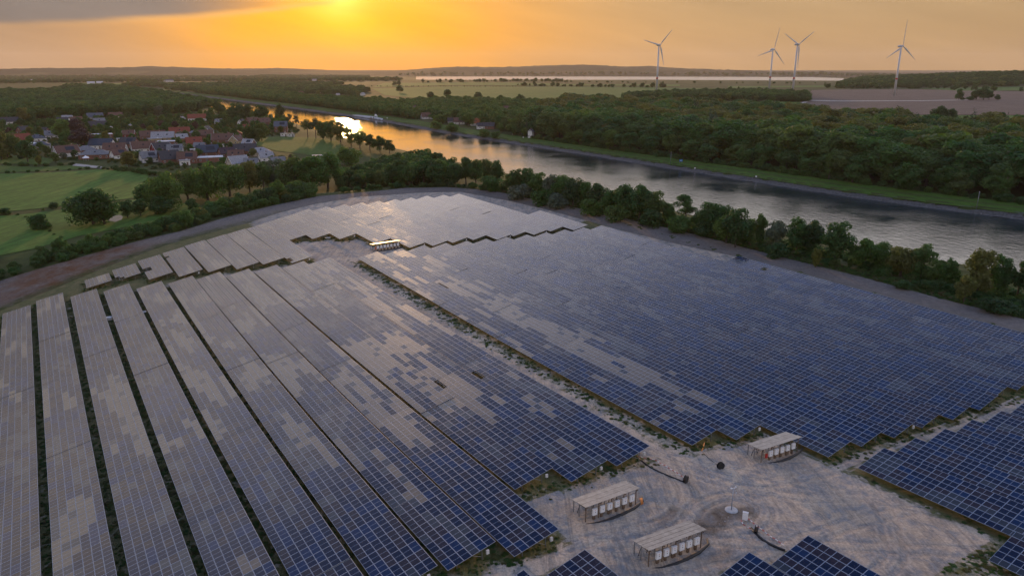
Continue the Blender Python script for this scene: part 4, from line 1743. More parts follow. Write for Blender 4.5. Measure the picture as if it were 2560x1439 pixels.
def house(px, py, wpx, typ, roof, wall, rz, hint, storeys=1, gw=None, extras=''):
    """(px,py): middle of the house's foot; wpx: its length in the survey photograph"""
    g = G(px, py)
    l = max(5.0, wpx * mpp(g))
    w = gw or min(l * .78, 9.5 if typ != 'flat' else l * .6)
    h = 2.7 * storeys + .3
    HOUSES.append((g.x, g.y, max(l, w) * .62, px, py))
    a = R(rz) - math.atan2(g.x, g.y)
    root = empty('house', g, a, cat='house', group='houses of the canal village' if px < 800 else 'houses beyond the canal')
    root['hint'] = hint
    H0 = -1.2
    x, y = l / 2, w / 2
    m = MB()
    if typ == 'gable':
        rh = y * math.tan(R(43))
        m.add([(-x, -y, H0), (x, -y, H0), (x, y, H0), (-x, y, H0), (-x, -y, h), (x, -y, h), (x, y, h), (-x, y, h), (-x, 0, h + rh), (x, 0, h + rh)],
              [(3, 2, 1, 0), (0, 1, 5, 4), (2, 3, 7, 6), (1, 2, 6, 9, 5), (3, 0, 4, 8, 7), (4, 5, 9, 8), (6, 7, 8, 9)])
    else:
        m.box((0, 0, (h + H0) / 2), (l, w, h - H0))
    wo = m.build('wall', WM[wall], root)
    m = MB()
    ov, th = .45, .22
    if typ == 'gable':
        k = rh / y
        for s in (-1, 1):
            e0 = (0, h + rh + .03)
            e1 = (s * (y + ov), h - ov * k + .03)
            vs = [(-x - ov, e0[0], e0[1]), (x + ov, e0[0], e0[1]), (x + ov, e1[0], e1[1]), (-x - ov, e1[0], e1[1])]
            vs += [(a_, b_, c_ + th) for a_, b_, c_ in vs]
            fs = [(0, 1, 2, 3), (7, 6, 5, 4), (0, 4, 5, 1), (1, 5, 6, 2), (2, 6, 7, 3), (3, 7, 4, 0)]
            m.add(vs, fs if s > 0 else [f[::-1] for f in fs])
        top, slope = h + rh + th, math.atan(k)
    elif typ == 'hip':
        rh = y * math.tan(R(30))
        k = rh / y
        rl = max(.3, x - y)
        b = [(-x - ov, -y - ov), (x + ov, -y - ov), (x + ov, y + ov), (-x - ov, y + ov)]
        zb = h - .05
        m.add([(a_, b_, zb) for a_, b_ in b] + [(-rl, 0, h + rh + .2), (rl, 0, h + rh + .2)] + [(a_, b_, zb - .15) for a_, b_ in b],
              [(0, 1, 5, 4), (1, 2, 5), (2, 3, 4, 5), (3, 0, 4), (9, 8, 7, 6), (0, 6, 7, 1), (1, 7, 8, 2), (2, 8, 9, 3), (3, 9, 6, 0)])
        top, slope = h + rh + .2, math.atan(k)
    else:
        m.box((0, 0, h + .14), (l + .7, w + .7, .30))
        top, slope, k = h + .3, 0, 0
    ro = m.build('roof', RM[roof], root)
    if typ != 'flat':
        link('chimney', CHIM, ro, (random.uniform(-.3, .3) * l, .3, top - .1))
        ns = random.choice((0, 1, 1, 2))
        for i in range(ns):
            yy = -y * .52
            zz = h + (y + yy) * k + .30 + (.0 if typ == 'gable' else .12)
            link('skylight', SKYL, ro, ((i - .5 * (ns - 1)) * l * .35 + random.uniform(-.5, .5), yy, zz), (slope, 0, 0))
        if 'pv' in extras:
            yy = -y * .5
            link('roof_panels', ROOFPV, ro, (l * .12, yy, h + (y + yy) * k + .34), (slope, 0, 0), (max(.5, l / 9), max(.5, y / 3.2), 1))
        if 'trim' in extras and typ == 'gable':
            for e in (-1, 1):
                m = MB()
                for s in (-1, 1):
                    m.bar((e * (x + ov + .02), s * .02, h + rh + .10), (e * (x + ov + .02), s * (y + ov), h - ov * k + .10), .07, .30)
                m.build('barge_board', M['white'], ro)
    else:
        m = MB()
        m.box((l * .2, 0, h + .5), (1.2, 1.2, .5))
        m.build('roof_hatch', M['dirty_white'], ro)
    # openings on the two sides one can see
    nwin = max(2, int(l / 3.2))
    for st in range(storeys):
        for i in range(nwin):
            xx = -x + l * (i + .5) / nwin
            if st == 0 and i == nwin // 2:
                link('door', DOOR, root, (xx, -y - .01, 0))
                continue
            o = link('window', WIN, root, (xx, -y - .01, 1.55 + 2.7 * st))
            link('pane', PANE, o)
    for e in (-1, 1):
        for f in (-.25, .25):
            o = link('window', WIN, root, (e * (x + .01), f * w, 1.55), (0, 0, e * math.pi / 2))
            link('pane', PANE, o)
        if typ == 'gable':
            o = link('window', WIN, root, (e * (x + .01), 0, h + rh * .33), (0, 0, e * math.pi / 2))
            link('pane', PANE, o)
    root['_px'] = px
    root['_py'] = py
    root['_d'] = (typ, roof, wall)
    return root


def v1(x, y):
    return x / 5.689, 250 + y / 5.689


def v2(x, y):
    return 400 + x / 5.565, 260 + y / 5.565


VH = []
for (x, y, w, typ, roof, wall, rz, st, ex) in [
    (280, 612, 230, 'gable', 'red', 'brick', 20, 1, ''), (440, 672, 300, 'flat', 'white', 'white', -12, 1, ''), (600, 690, 170, 'hip', 'slate', 'grey', -5, 1, ''),
    (740, 545, 130, 'gable', 'grey', 'white', 0, 1, ''), (540, 590, 170, 'hip', 'slate', 'white', 8, 1, ''), (1440, 535, 240, 'flat', 'white', 'brick', 4, 1, ''),
    (1460, 690, 260, 'gable', 'blue', 'white', -22, 1, ''), (1230, 765, 210, 'hip', 'grey', 'brick', 10, 1, ''), (1370, 830, 340, 'hip', 'grey', 'brick', -14, 1, ''),
    (955, 800, 250, 'gable', 'brown', 'white', 18, 1, 'trim pv'), (1650, 760, 250, 'gable', 'brown', 'white', -18, 1, ''), (1700, 835, 170, 'gable', 'brown', 'white', 24, 1, 'pv'),
    (1850, 668, 190, 'gable', 'dark', 'brick', -30, 1, 'pv'), (2050, 735, 270, 'gable', 'brown', 'white', 8, 1, 'trim'), (2300, 755, 210, 'gable', 'dark', 'redwood', 24, 1, 'trim'),
    (2130, 880, 200, 'gable', 'grey', 'white', 14, 1, 'pv'), (2420, 895, 230, 'gable', 'dark', 'brick', 12, 1, ''), (2180, 560, 290, 'gable', 'brown', 'brick', 5, 1, ''),
    (2330, 580, 260, 'gable', 'light', 'yellow', -10, 1, ''), (2390, 640, 230, 'flat', 'white', 'brick', -4, 1, ''), (1360, 275, 170, 'gable', 'slate', 'grey', 0, 1, ''),
    (1420, 350, 120, 'gable', 'grey', 'white', 6, 1, ''), (970, 310, 120, 'gable', 'light', 'white', -30, 1, ''), (910, 345, 130, 'gable', 'dark', 'white', -25, 1, ''),
    (1090, 335, 130, 'gable', 'brown', 'brick', 16, 1, ''), (110, 345, 220, 'gable', 'dark', 'white', 3, 1, ''), (1650, 265, 150, 'gable', 'brown', 'white', 2, 1, ''),
    (1400, 405, 190, 'gable', 'dark', 'brick', -6, 1, ''), (1590, 425, 110, 'flat', 'white', 'white', 5, 1, ''), (1840, 535, 130, 'gable', 'brown', 'redwood', -14, 1, 'trim'),
    (1715, 600, 70, 'flat', 'white', 'white', 0, 1, ''), (340, 475, 120, 'gable', 'dark', 'brick', 40, 1, ''), (610, 490, 120, 'gable', 'dark', 'brick', -30, 1, ''),
    (1890, 395, 80, 'hip', 'light', 'white', 0, 1, ''), (2210, 600, 150, 'flat', 'light', 'yellow', 0, 1, ''), (215, 690, 90, 'flat', 'white', 'grey', 10, 1, ''),
]:
    VH.append(house(*v1(x, y), w / 5.689, typ, roof, wall, rz, '', st, extras=ex))
for (x, y, w, typ, roof, wall, rz, st, ex) in [
    (280, 440, 230, 'gable', 'red', 'brick', 2, 1, ''), (655, 420, 170, 'gable', 'dark', 'white', 75, 1, 'trim'), (640, 480, 170, 'gable', 'brown', 'brick', 4, 1, ''),
    (310, 520, 130, 'gable', 'light', 'brick', 10, 1, ''), (480, 590, 180, 'gable', 'red', 'brick', 4, 1, ''), (465, 445, 100, 'hip', 'grey', 'brick', 0, 1, ''),
    (1050, 455, 170, 'hip', 'red', 'brick', 0, 1, ''), (880, 540, 250, 'gable', 'brown', 'brick', -8, 1, 'trim'), (1070, 555, 160, 'gable', 'brown', 'yellow', 60, 1, 'trim'),
    (1240, 600, 140, 'gable', 'light', 'brick', -35, 1, 'pv trim'), (1190, 700, 270, 'gable', 'dark', 'brick', 3, 1, ''), (1400, 720, 260, 'hip', 'light', 'cream', 6, 1, ''),
    (670, 720, 250, 'gable', 'blue', 'brick', 8, 1, 'pv'), (565, 650, 140, 'gable', 'grey', 'brick', -30, 1, ''), (130, 800, 220, 'gable', 'dark', 'brick', 12, 1, ''),
    (220, 690, 170, 'gable', 'grey', 'white', -10, 1, 'pv'), (390, 820, 220, 'gable', 'brown', 'brick', -6, 1, 'pv'), (930, 740, 180, 'gable', 'purple', 'brick', 20, 1, ''),
    (1070, 780, 190, 'gable', 'brown', 'brick', -12, 1, ''), (700, 800, 300, 'flat', 'white', 'brick', 0, 1, ''), (1090, 880, 230, 'gable', 'light', 'cream', 25, 1, 'trim'),
    (1280, 890, 170, 'gable', 'grey', 'white', -14, 1, ''), (1690, 390, 160, 'gable', 'slate', 'brick', -5, 2, 'pv'), (1825, 455, 80, 'flat', 'dark', 'white', 5, 1, ''),
    (1725, 450, 85, 'flat', 'dark', 'white', 5, 1, ''), (1290, 285, 160, 'gable', 'brown', 'brick', 35, 1, ''), (1450, 290, 150, 'gable', 'brown', 'brick', 30, 1, ''),
    (1140, 290, 90, 'gable', 'dark', 'white', 60, 1, ''), (310, 245, 80, 'gable', 'grey', 'white', 70, 1, ''), (520, 230, 210, 'gable', 'red', 'white', 0, 1, ''),
    (820, 285, 90, 'gable', 'grey', 'white', 20, 1, ''), (1650, 870, 170, 'gable', 'grey', 'white', 5, 1, ''), (2250, 780, 230, 'flat', 'light', 'white', 0, 1, ''),
    (1480, 800, 170, 'gable', 'light', 'white', 15, 1, ''), (1190, 375, 110, 'gable', 'red', 'brick', -20, 1, ''), (930, 620, 70, 'flat', 'white', 'white', 0, 1, ''),
    (480, 690, 80, 'flat', 'white', 'white', 0, 1, ''), (350, 850, 120, 'flat', 'light', 'white', 0, 1, ''),
]:
    VH.append(house(*v2(x, y), w / 5.565, typ, roof, wall, rz, '', st, extras=ex))
CW_ = {'dark': 'near-black', 'slate': 'slate-blue', 'grey': 'grey', 'light': 'pale grey', 'red': 'red', 'brown': 'brown', 'orange': 'orange', 'blue': 'dark blue', 'white': 'white', 'purple': 'plum-brown'}
WW_ = {'brick': 'brick', 'white': 'white', 'cream': 'cream', 'redwood': 'dark red', 'yellow': 'yellow-brown', 'grey': 'grey'}
bands = sorted(VH, key=lambda o: -o['_py'])
nb = 6
for bi in range(nb):
    part = sorted(bands[bi * len(bands) // nb:(bi + 1) * len(bands) // nb], key=lambda o: o['_px'])
    rown = ['front', 'second', 'third', 'fourth', 'fifth', 'rearmost'][bi]
    for i, o in enumerate(part):
        typ, roof, wall = list(o['_d'])
        o['label'] = f'house with {CW_[roof]} {"flat" if typ == "flat" else typ} roof, {WW_[wall]} walls, {ordn(i)} from left in {rown} village row'


def v5(x, y):
    return 1000 + x / 6.4, 230 + y / 6.4


for (x, y, w, typ, roof, wall, rz, lab) in [
    (1215, 535, 170, 'gable', 'orange', 'white', 8, 'house with bright orange roof across the canal'),
    (1300, 590, 130, 'gable', 'dark', 'white', 12, 'white house with dark roof right of the orange-roofed one'),
    (1440, 590, 140, 'gable', 'dark', 'brick', -10, 'dark-roofed brick house in front of round trees across the canal'),
    (945, 515, 160, 'gable', 'brown', 'white', 4, 'brown-roofed house left of the orange-roofed one'),
    (820, 500, 110, 'gable', 'dark', 'grey', 0, 'small dark-roofed house left of the brown-roofed one across the canal'),
    (430, 430, 170, 'gable', 'brown', 'white', 14, 'brown-roofed house with white front half hidden by trees, far bank'),
    (240, 330, 110, 'gable', 'brown', 'brick', -60, 'tall steep brown house among trees near the ferry'),
    (1750, 480, 100, 'gable', 'red', 'brick', 20, 'dull red roof between tree crowns across the canal'),
    (1340, 440, 110, 'gable', 'red', 'brick', 0, 'red roof behind the orange-roofed house'),
    (1700, 310, 130, 'gable', 'brown', 'white', 10, 'brown house high among the trees across the canal'),
    (2095, 730, 90, 'gable', 'slate', 'white', 70, 'white steep-gabled house at the wood edge on the far bank'),
    (1410, 300, 80, 'gable', 'light', 'white', 60, 'pale house showing above trees across the canal'),
    (2560, 280, 140, 'flat', 'white', 'white', 5, 'low white-roofed building behind the trees across the canal'),
]:
    house(*v5(x, y), w / 6.4, typ, roof, wall, rz, '', 2 if 'tall' in lab or 'steep' in lab else 1)['label'] = lab
for i, (px, py, w, rz) in enumerate([(752, 236, 11, 20), (797, 233, 8, 0), (824, 232, 10, -30), (836, 229, 8, 10), (851, 236, 9, 0), (858, 228, 8, 30), (868, 233, 9, -10), (877, 230, 8, 0), (907, 239, 10, 50), (884, 237, 8, 0), (845, 240, 8, 20)]):
    house(px, py, w, 'gable', 'light' if i % 3 else 'brown', 'white', rz, '')['label'] = f'far white house catching the sunset, {ordn(i)} placed in the hamlet beyond the canal bend'
for (px, py, w, lab, c) in [(70, 204, 16, 'white hall far behind the left wood', 'white'), (228, 211.5, 14, 'white barn beside a pale field far left', 'white'), (250, 211, 12, 'small white shed right of the far barn', 'white'),
                            (424, 205, 16, 'long hall with pale blue roof on the far left hill', 'slate'), (402, 204, 16, 'low grey hall beside the pale blue one', 'grey'), (786, 204, 10, 'pale barn in the hazy fields', 'light')]:
    house(px, py, w, 'gable', c, 'white', 0, '', 2)['label'] = lab
for o in list(bpy.data.objects):
    for k in ('_px', '_py', '_d', 'hint'):
        if k in o:
            del o[k]
g = G(1226 / 5.689, 250 + 868 / 5.689)
root = empty('garden_tent', g, 0, label='small white garden tent in front of the big grey hip roof', cat='tent')
m = MB()
m.tube([(0, 0, 2.0), (0, 0, 2.15), (0, 0, 3.6)], [2.2, 2.2, .1], 8)
m.build('canopy', M['white'], root)
for k in range(4):
    m = MB()
    m.box((1.4 * math.cos(k * math.pi / 2 + .78), 1.4 * math.sin(k * math.pi / 2 + .78), 1), (.08, .08, 2.0))
    m.build('post', M['alu'], root)


def car(px, py, rz, paint, label):
    g = G(px, py)
    root = empty('parked_car', g, rz, label=label, cat='car', group='cars parked in the village')
    prof = [(-2.1, .35), (2.1, .35), (2.1, .85), (1.35, .98), (.7, 1.45), (-1.3, 1.45), (-1.9, .95), (-2.1, .9)]
    m = MB()
    n = len(prof)
    m.add([(x, -.85, z) for x, z in prof] + [(x, .85, z) for x, z in prof], [tuple(range(n)), tuple(range(2 * n - 1, n - 1, -1))] + [(i, i + n, (i + 1) % n + n, (i + 1) % n) for i in range(n)])
    m.build('body', simple('paint_' + label[:6].strip(), paint, .3, .03), root)
    m = MB()
    m.add([(.72, -.72, 1.40), (1.32, -.78, 1.0), (1.32, .78, 1.0), (.72, .72, 1.40)], [(0, 1, 2, 3)])
    for v_ in range(4):
        m.v[v_] = (m.v[v_][0] + .05, m.v[v_][1], m.v[v_][2] + .05)
    m.build('windscreen', M['glass'], root)
    for s_ in (-1, 1):
        m = MB()
        m.box((-.3, s_ * .86, 1.18), (1.7, .02, .36))
        m.build('side_window', M['glass'], root)
        for x in (-1.3, 1.3):
            m = MB()
            m.tube([(x, s_ * .78, .33), (x, s_ * .92, .33)], .33, 10)
            m.build('wheel', M['black'], root)


car(453, 368, .6, (.35, .42, .50), 'pale blue car parked before the flat-roofed house, village middle')
car(302, 353, 1.2, (.70, .70, .70), 'white car parked beside the lane, village middle')
car(551, 384, 1.9, (.10, .10, .11), 'black car standing on the right-hand village lane')
car(524, 360, .2, (.60, .61, .62), 'silver car on the forecourt above the right-hand lane')
car(634, 353, .4, (.45, .47, .50), 'grey car at the edge of the village green')


# ------------------------------------------------------------------ trees, shrubs, woods
def crown_arrays(kind, seed):
    """leaf-sized faces spread over and through the lobes of a crown; tree height is 1"""
    g = np.random.default_rng(seed)
    lob = []          # centre, radii
    if kind in ('round', 'oak', 'tall', 'forest', 'willow', 'bush', 'poplar'):
        cz, rx, rz, n, lr = {'round': (.53, .32, .42, 30, .14), 'oak': (.53, .40, .40, 38, .15), 'tall': (.50, .24, .46, 30, .12), 'forest': (.54, .28, .42, 28, .135),
                             'willow': (.47, .42, .46, 34, .16), 'bush': (.46, .50, .44, 22, .22), 'poplar': (.52, .15, .46, 24, .09)}[kind]
        for i in range(n):
            u = g.normal(size=3)
            u /= np.linalg.norm(u)
            f = g.uniform(.52, .86) if i > 3 else g.uniform(0, .3)
            c = np.array([u[0] * rx * f, u[1] * rx * f, cz + u[2] * rz * f])
            s = lr * g.uniform(.72, 1.28) * (1.0 if u[2] < .5 else .85)
            lob.append((c, np.array([s, s, s * g.uniform(.75, 1.0)])))
    elif kind == 'spruce':
        for i in range(16):
            f = i / 15
            r = .20 * (1 - f) + .012
            k = max(1, int(7 * (1 - f)) + 1)
            for j in range(k):
                a = 2 * math.pi * j / k + i
                lob.append((np.array([math.cos(a) * r * .6, math.sin(a) * r * .6, .12 + f * .86]), np.array([r * .62 + .01, r * .62 + .01, .055])))
    elif kind == 'pine':
        for i in range(17):
            a, f = g.uniform(0, 6.28), g.uniform(.05, 1)
            z = g.uniform(.45, .93)
            r = .30 * (1 - abs(z - .66) * 1.3) * f
            s = g.uniform(.09, .14)
            lob.append((np.array([math.cos(a) * r, math.sin(a) * r, z]), np.array([s, s, s * .6])))
    nleaf, ls = {'round': (4200, .030), 'oak': (5200, .030), 'tall': (3800, .028), 'forest': (3400, .033), 'willow': (5200, .030), 'bush': (3400, .046), 'poplar': (3000, .024), 'spruce': (4600, .020), 'pine': (3600, .024)}[kind]
    wts = np.array([l[1][0] ** 2 for l in lob])
    idx = g.choice(len(lob), nleaf, p=wts / wts.sum())
    cc = np.array([l[0] for l in lob])[idx]
    rr = np.array([l[1] for l in lob])[idx]
    u = g.normal(size=(nleaf, 3))
    u[:, 2] += .25
    u /= np.linalg.norm(u, axis=1)[:, None]
    rad = np.where(g.random(nleaf) < .8, g.uniform(.84, 1.08, nleaf), g.uniform(.3, .84, nleaf))
    P = cc + u * rr * rad[:, None]
    if kind == 'willow':
        P[:, 2] -= .10 * np.clip((np.hypot(P[:, 0], P[:, 1]) - .2) / .3, 0, 1) * g.random(nleaf)
    P[:, 2] = np.clip(P[:, 2], .03, 1.0)
    nrm = u + g.normal(size=(nleaf, 3)) * .42
    nrm /= np.linalg.norm(nrm, axis=1)[:, None]
    t1 = np.cross(nrm, g.normal(size=(nleaf, 3)))
    t1 /= np.linalg.norm(t1, axis=1)[:, None]
    t2 = np.cross(nrm, t1)
    s = ls * g.uniform(.6, 1.35, nleaf)[:, None]
    a, b = t1 * s, t2 * s * .62
    if kind in ('spruce', 'pine'):
        b *= .7
    V = np.stack([P - a, P + b * .9 - a * .15, P + a, P - b * .9 + a * .1], 1).reshape(-1, 3)
    F = np.arange(nleaf * 4).reshape(-1, 4)
    return V, F


CR = {}


def crown(kind, var, mat):
    key = (kind, var, mat)
    if key not in CR:
        base = (kind, var)
        if base not in CR:
            CR[base] = crown_arrays(kind, hash_seed(kind) + var * 17)
        V, F = CR[base]
        CR[key] = np_mesh('crown', V, F, [M[mat]])
    return CR[key]


def hash_seed(s):
    return sum(ord(c) * (i + 3) for i, c in enumerate(s))


TR = {}


def trunk(kind, var):
    key = (kind, var % 2)
    if key not in TR:
        g = random.Random(hash_seed(kind) + var)
        m = MB()
        hgt = {'spruce': .95, 'poplar': .85, 'pine': .85}.get(kind, .66)
        r = .020 if kind not in ('oak', 'willow') else .028
        m.tube([(0, 0, -.06), (0, 0, .03), (.006, .004, hgt * .35), (-.004, .006, hgt * .7), (.004, 0, hgt)], [r * 1.6, r * 1.15, r, r * .7, r * .25], 7)
        if kind not in ('spruce',):
            for i in range(7):
                a = i * 2.4 + g.random()
                z0 = hgt * g.uniform(.42, .85)
                ln = g.uniform(.12, .24) * (.5 if kind == 'poplar' else 1)
                m.tube([(0, 0, z0), (math.cos(a) * ln * .5, math.sin(a) * ln * .5, z0 + ln * .45), (math.cos(a) * ln, math.sin(a) * ln, z0 + ln * .8)], [r * .5, r * .33, r * .1], 5)
        TR[key] = m.mesh('trunk', M['bark'])
    return TR[key]


NAME = {'round': 'broadleaf_tree', 'oak': 'oak_tree', 'tall': 'tall_tree', 'forest': 'forest_tree', 'willow': 'willow_tree', 'poplar': 'poplar_tree', 'spruce': 'spruce_tree', 'pine': 'pine_tree'}
TN = {'leaf_mid': 'green', 'leaf_dark': 'dark green', 'leaf_forest': 'green', 'leaf_copper': 'copper-purple', 'leaf_olive': 'olive-brown', 'leaf_yellow': 'yellowish', 'leaf_silver': 'silvery', 'needle': 'conifer'}
TREES = []
PLACE = {'foot of the dense wood': 'woodland_shrub', 'garden shrub': 'garden_shrub', 'garden tree': 'garden_tree', 'behind the village': 'woodland_tree', 'left field edge': 'hedge_shrub', 'dark wood': 'copse_tree',
         'far bank': None, 'hedge': 'hedge_bush', 'tiny bush': 'meadow_bush'}
PLACE = {k: v for k, v in PLACE.items() if v}


def tree(x, y, h, wr, kind, mat, label, group=None, cat='tree', z=None, name=None):
    name = name or next((n for k, n in PLACE.items() if label and k in label), None)
    z = Hs(x, y) if z is None else z
    var = random.randrange(4)
    rz = random.uniform(0, 6.28)
    TREES.append((x, y, h * wr * .35))
    if kind == 'bush':
        o = link(name or 'shrub', crown(kind, var, mat), None, (x, y, z - h * .06), (0, 0, rz), (h * wr, h * wr, h))
        return tag(o, label, 'shrub' if cat == 'tree' else cat, group)
    root = empty(name or NAME[kind], (x, y, z - .1), rz, label=label, cat=cat, group=group)
    root.scale = (h * wr, h * wr, h)
    link('trunk', trunk(kind, var), root)
    link('crown', crown(kind, var, mat), root)
    return root


def tree_px(px, py, hpx, wr, kind, mat, label, group=None, name=None):
    g = G(px, py)
    return tree(g.x, g.y, hpx * mpp(g) * 1.03, wr, kind, mat, label, group, z=g.z, name=name)


def scatter(poly_px, s, jit=.42, world=False):
    P = np.array(poly_px if world else [G(*p)[:2] for p in poly_px])
    lo, hi = P.min(0), P.max(0)
    gx, gy = np.meshgrid(np.arange(lo[0], hi[0], s), np.arange(lo[1], hi[1], s))
    gx[::2] += s * .5
    X, Y = gx.ravel() + rng.uniform(-jit, jit, gx.size) * s, gy.ravel() + rng.uniform(-jit, jit, gx.size) * s
    k = poly_dist(X, Y, P) < 0
    th = np.arctan2(X, Y)
    k &= np.abs(th) < R(46)
    return X[k], Y[k]


def clear_of_houses(X, Y, pad=0.0):
    k = np.ones(len(X), bool)
    for hx, hy, hr, _, _ in HOUSES:
        k &= np.hypot(X - hx, Y - hy) > hr * .85 + pad
    return k


# a mass of trees nobody could count: crowns set out over a wood's ground
def wood_nodes(objs):
    ng = bpy.data.node_groups.new('wood', 'GeometryNodeTree')
    ng.interface.new_socket('Geometry', in_out='INPUT', socket_type='NodeSocketGeometry')
    ng.interface.new_socket('Geometry', in_out='OUTPUT', socket_type='NodeSocketGeometry')
    n, l = ng.nodes, ng.links
    gi, go = n.new('NodeGroupInput'), n.new('NodeGroupOutput')
    iop = n.new('GeometryNodeInstanceOnPoints')
    join = n.new('GeometryNodeGeometryToInstance')
    for o in objs:
        oi = n.new('GeometryNodeObjectInfo')
        oi.inputs['Object'].default_value = o
        oi.inputs['As Instance'].default_value = True
        l.new(oi.outputs['Geometry'], join.inputs[0])

    def attr(nm, typ):
        a = n.new('GeometryNodeInputNamedAttribute')
        a.data_type = typ
        a.inputs['Name'].default_value = nm
        return a.outputs['Attribute']
    l.new(gi.outputs[0], iop.inputs['Points'])
    l.new(join.outputs[0], iop.inputs['Instance'])
    iop.inputs['Pick Instance'].default_value = True
    l.new(attr('pick', 'INT'), iop.inputs['Instance Index'])
    l.new(attr('scl', 'FLOAT_VECTOR'), iop.inputs['Scale'])
    l.new(attr('rot', 'FLOAT_VECTOR'), iop.inputs['Rotation'])
    l.new(iop.outputs[0], go.inputs[0])
    return ng


PROTO = {}


def proto(kind, var, mat):
    k = (kind, var, mat)
    if k not in PROTO:
        PROTO[k] = bpy.data.objects.new('crown_' + kind, crown(kind, var, mat))
    return PROTO[k]


def wood(name, X, Y, hs, wrs, kinds, label, sink=.12, cat='wood'):
    """kinds: list of (kind, mat, weight)"""
    n = len(X)
    if n == 0:
        return
    Z = H(X, Y)
    me = bpy.data.meshes.new(name)
    me.vertices.add(n)
    hh = rng.uniform(*hs, n)
    ww = rng.uniform(*wrs, n)
    co = np.column_stack([X, Y, Z - hh * sink]).astype(np.float32)
    me.vertices.foreach_set('co', co.ravel())
    objs, w = [], []
    for kd, mt, wt in kinds:
        for v in range(2):
            objs.append(proto(kd, v, mt))
            w.append(wt / 2)
    w = np.array(w) / sum(w)
    a = me.attributes.new('pick', 'INT', 'POINT')
    a.data.foreach_set('value', rng.choice(len(objs), n, p=w).astype(np.int32))
    a = me.attributes.new('scl', 'FLOAT_VECTOR', 'POINT')
    a.data.foreach_set('vector', np.column_stack([hh * ww, hh * ww, hh]).astype(np.float32).ravel())
    a = me.attributes.new('rot', 'FLOAT_VECTOR', 'POINT')
    a.data.foreach_set('vector', np.column_stack([np.zeros(n), np.zeros(n), rng.uniform(0, 6.28, n)]).astype(np.float32).ravel())
    o = link(name, me)
    md = o.modifiers.new('wood', 'NODES')
    md.node_group = wood_nodes(objs)
    return tag(o, label, cat, kind='stuff')


def pick(opts):
    t = random.random() * sum(o[-1] for o in opts)
    for o in opts:
        t -= o[-1]
        if t <= 0:
            return o
    return opts[-1]


# --- wood on the far bank, right half
FOREST = [('forest', 'leaf_forest', 6), ('round', 'leaf_forest', 3), ('oak', 'leaf_mid', 2), ('tall', 'leaf_dark', 2), ('spruce', 'needle', .9), ('round', 'leaf_olive', .25)]
poly = [(1320, 356), (1400, 368), (1500, 384), (1610, 401), (1700, 416), (1840, 437), (2010, 464), (2190, 490), (2360, 515), (2560, 538), (2760, 560),
        (2760, 372), (2560, 350), (2350, 336), (2200, 326), (2050, 314), (1950, 300), (1850, 290), (1700, 280), (1560, 272), (1420, 266), (1330, 300)]
X, Y = scatter(poly, 11.5)
c = canal_dist(X, Y)
k = (c > HALF + 24) & clear_of_houses(X, Y, 2)
X, Y, c = X[k], Y[k], c[k]
order = np.argsort(c + rng.uniform(0, 14, len(c)))
near = order[:300]
for i in near:
    edge_ = c[i] < HALF + 42
    kd, mt, _ = pick([('tall', 'leaf_mid', 3), ('round', 'leaf_mid', 3), ('poplar', 'leaf_mid', 1.2), ('forest', 'leaf_forest', 3), ('bush', 'leaf_mid', 2.0)] if edge_ else FOREST)
    h = random.uniform(9, 18) if edge_ else random.uniform(17, 29)
    if kd == 'bush':
        h = random.uniform(4.5, 7)
    ppx = 1280 + FPX * X[i] / Y[i] / math.cos(PITCH)
    where = ('left of the blue board' if ppx < 1680 else 'between blue board and middle' if ppx < 1950 else 'right of the middle' if ppx < 2250 else 'towards the right edge')
    kn = {'tall': 'upright', 'round': 'round', 'poplar': 'slender', 'forest': 'domed', 'oak': 'broad', 'spruce': 'pointed conifer', 'bush': ''}[kd]
    if kd == 'bush':
        lab, grp = f'shrub at the foot of the far-bank wood, {where}', f'shrubs before the far-bank wood, {where}'
    elif edge_:
        lab, grp = f'smaller {kn} tree on the front edge of the far-bank wood, {where}', f'front-edge trees of the far-bank wood, {where}'
    else:
        lab, grp = f'tall {kn} tree inside the far-bank wood, {where}', f'trees of the far-bank wood, {where}'
    tree(X[i], Y[i], h, random.uniform(1.15, 1.75) if kd not in ('bush', 'poplar', 'spruce') else random.uniform(.9, 1.2), kd, mt, lab, grp, name='woodland_shrub' if kd == 'bush' else None)
rest = order[300:]
wood('wood', X[rest], Y[rest], (15, 29), (1.1, 1.75), FOREST, 'dense green wood stretching back from the far canal bank')
# undergrowth hiding the trunks along that wood's foot
P = resample(offset_line(CL, -(HALF + 26)), 3.2)
P = P[(np.abs(np.arctan2(P[:, 0], P[:, 1])) < R(44)) & (P[:, 1] > 60)]
g1 = canal_dist(P[:, 0], P[:, 1])
k = (P[:, 0] > 20)
wood('undergrowth', P[k, 0] + rng.normal(0, 1.5, k.sum()), P[k, 1] + rng.normal(0, 1.5, k.sum()), (2.5, 5.5), (.9, 1.4), [('bush', 'leaf_mid', 1), ('bush', 'leaf_dark', 1)], 'low leafy undergrowth at the foot of the wood', cat='undergrowth')

# --- village trees and woods on the far bank, left half
poly = [(512, 237), (600, 247), (700, 258), (800, 272), (860, 280), (990, 300), (1060, 318), (1140, 331), (1220, 342), (1320, 352), (1420, 266), (1250, 258), (1100, 255), (1000, 262), (930, 256), (800, 250), (700, 237), (600, 228), (500, 224)]
X, Y = scatter(poly, 10.5)
c = canal_dist(X, Y)
k = (c > HALF + 26) & clear_of_houses(X, Y, 3)
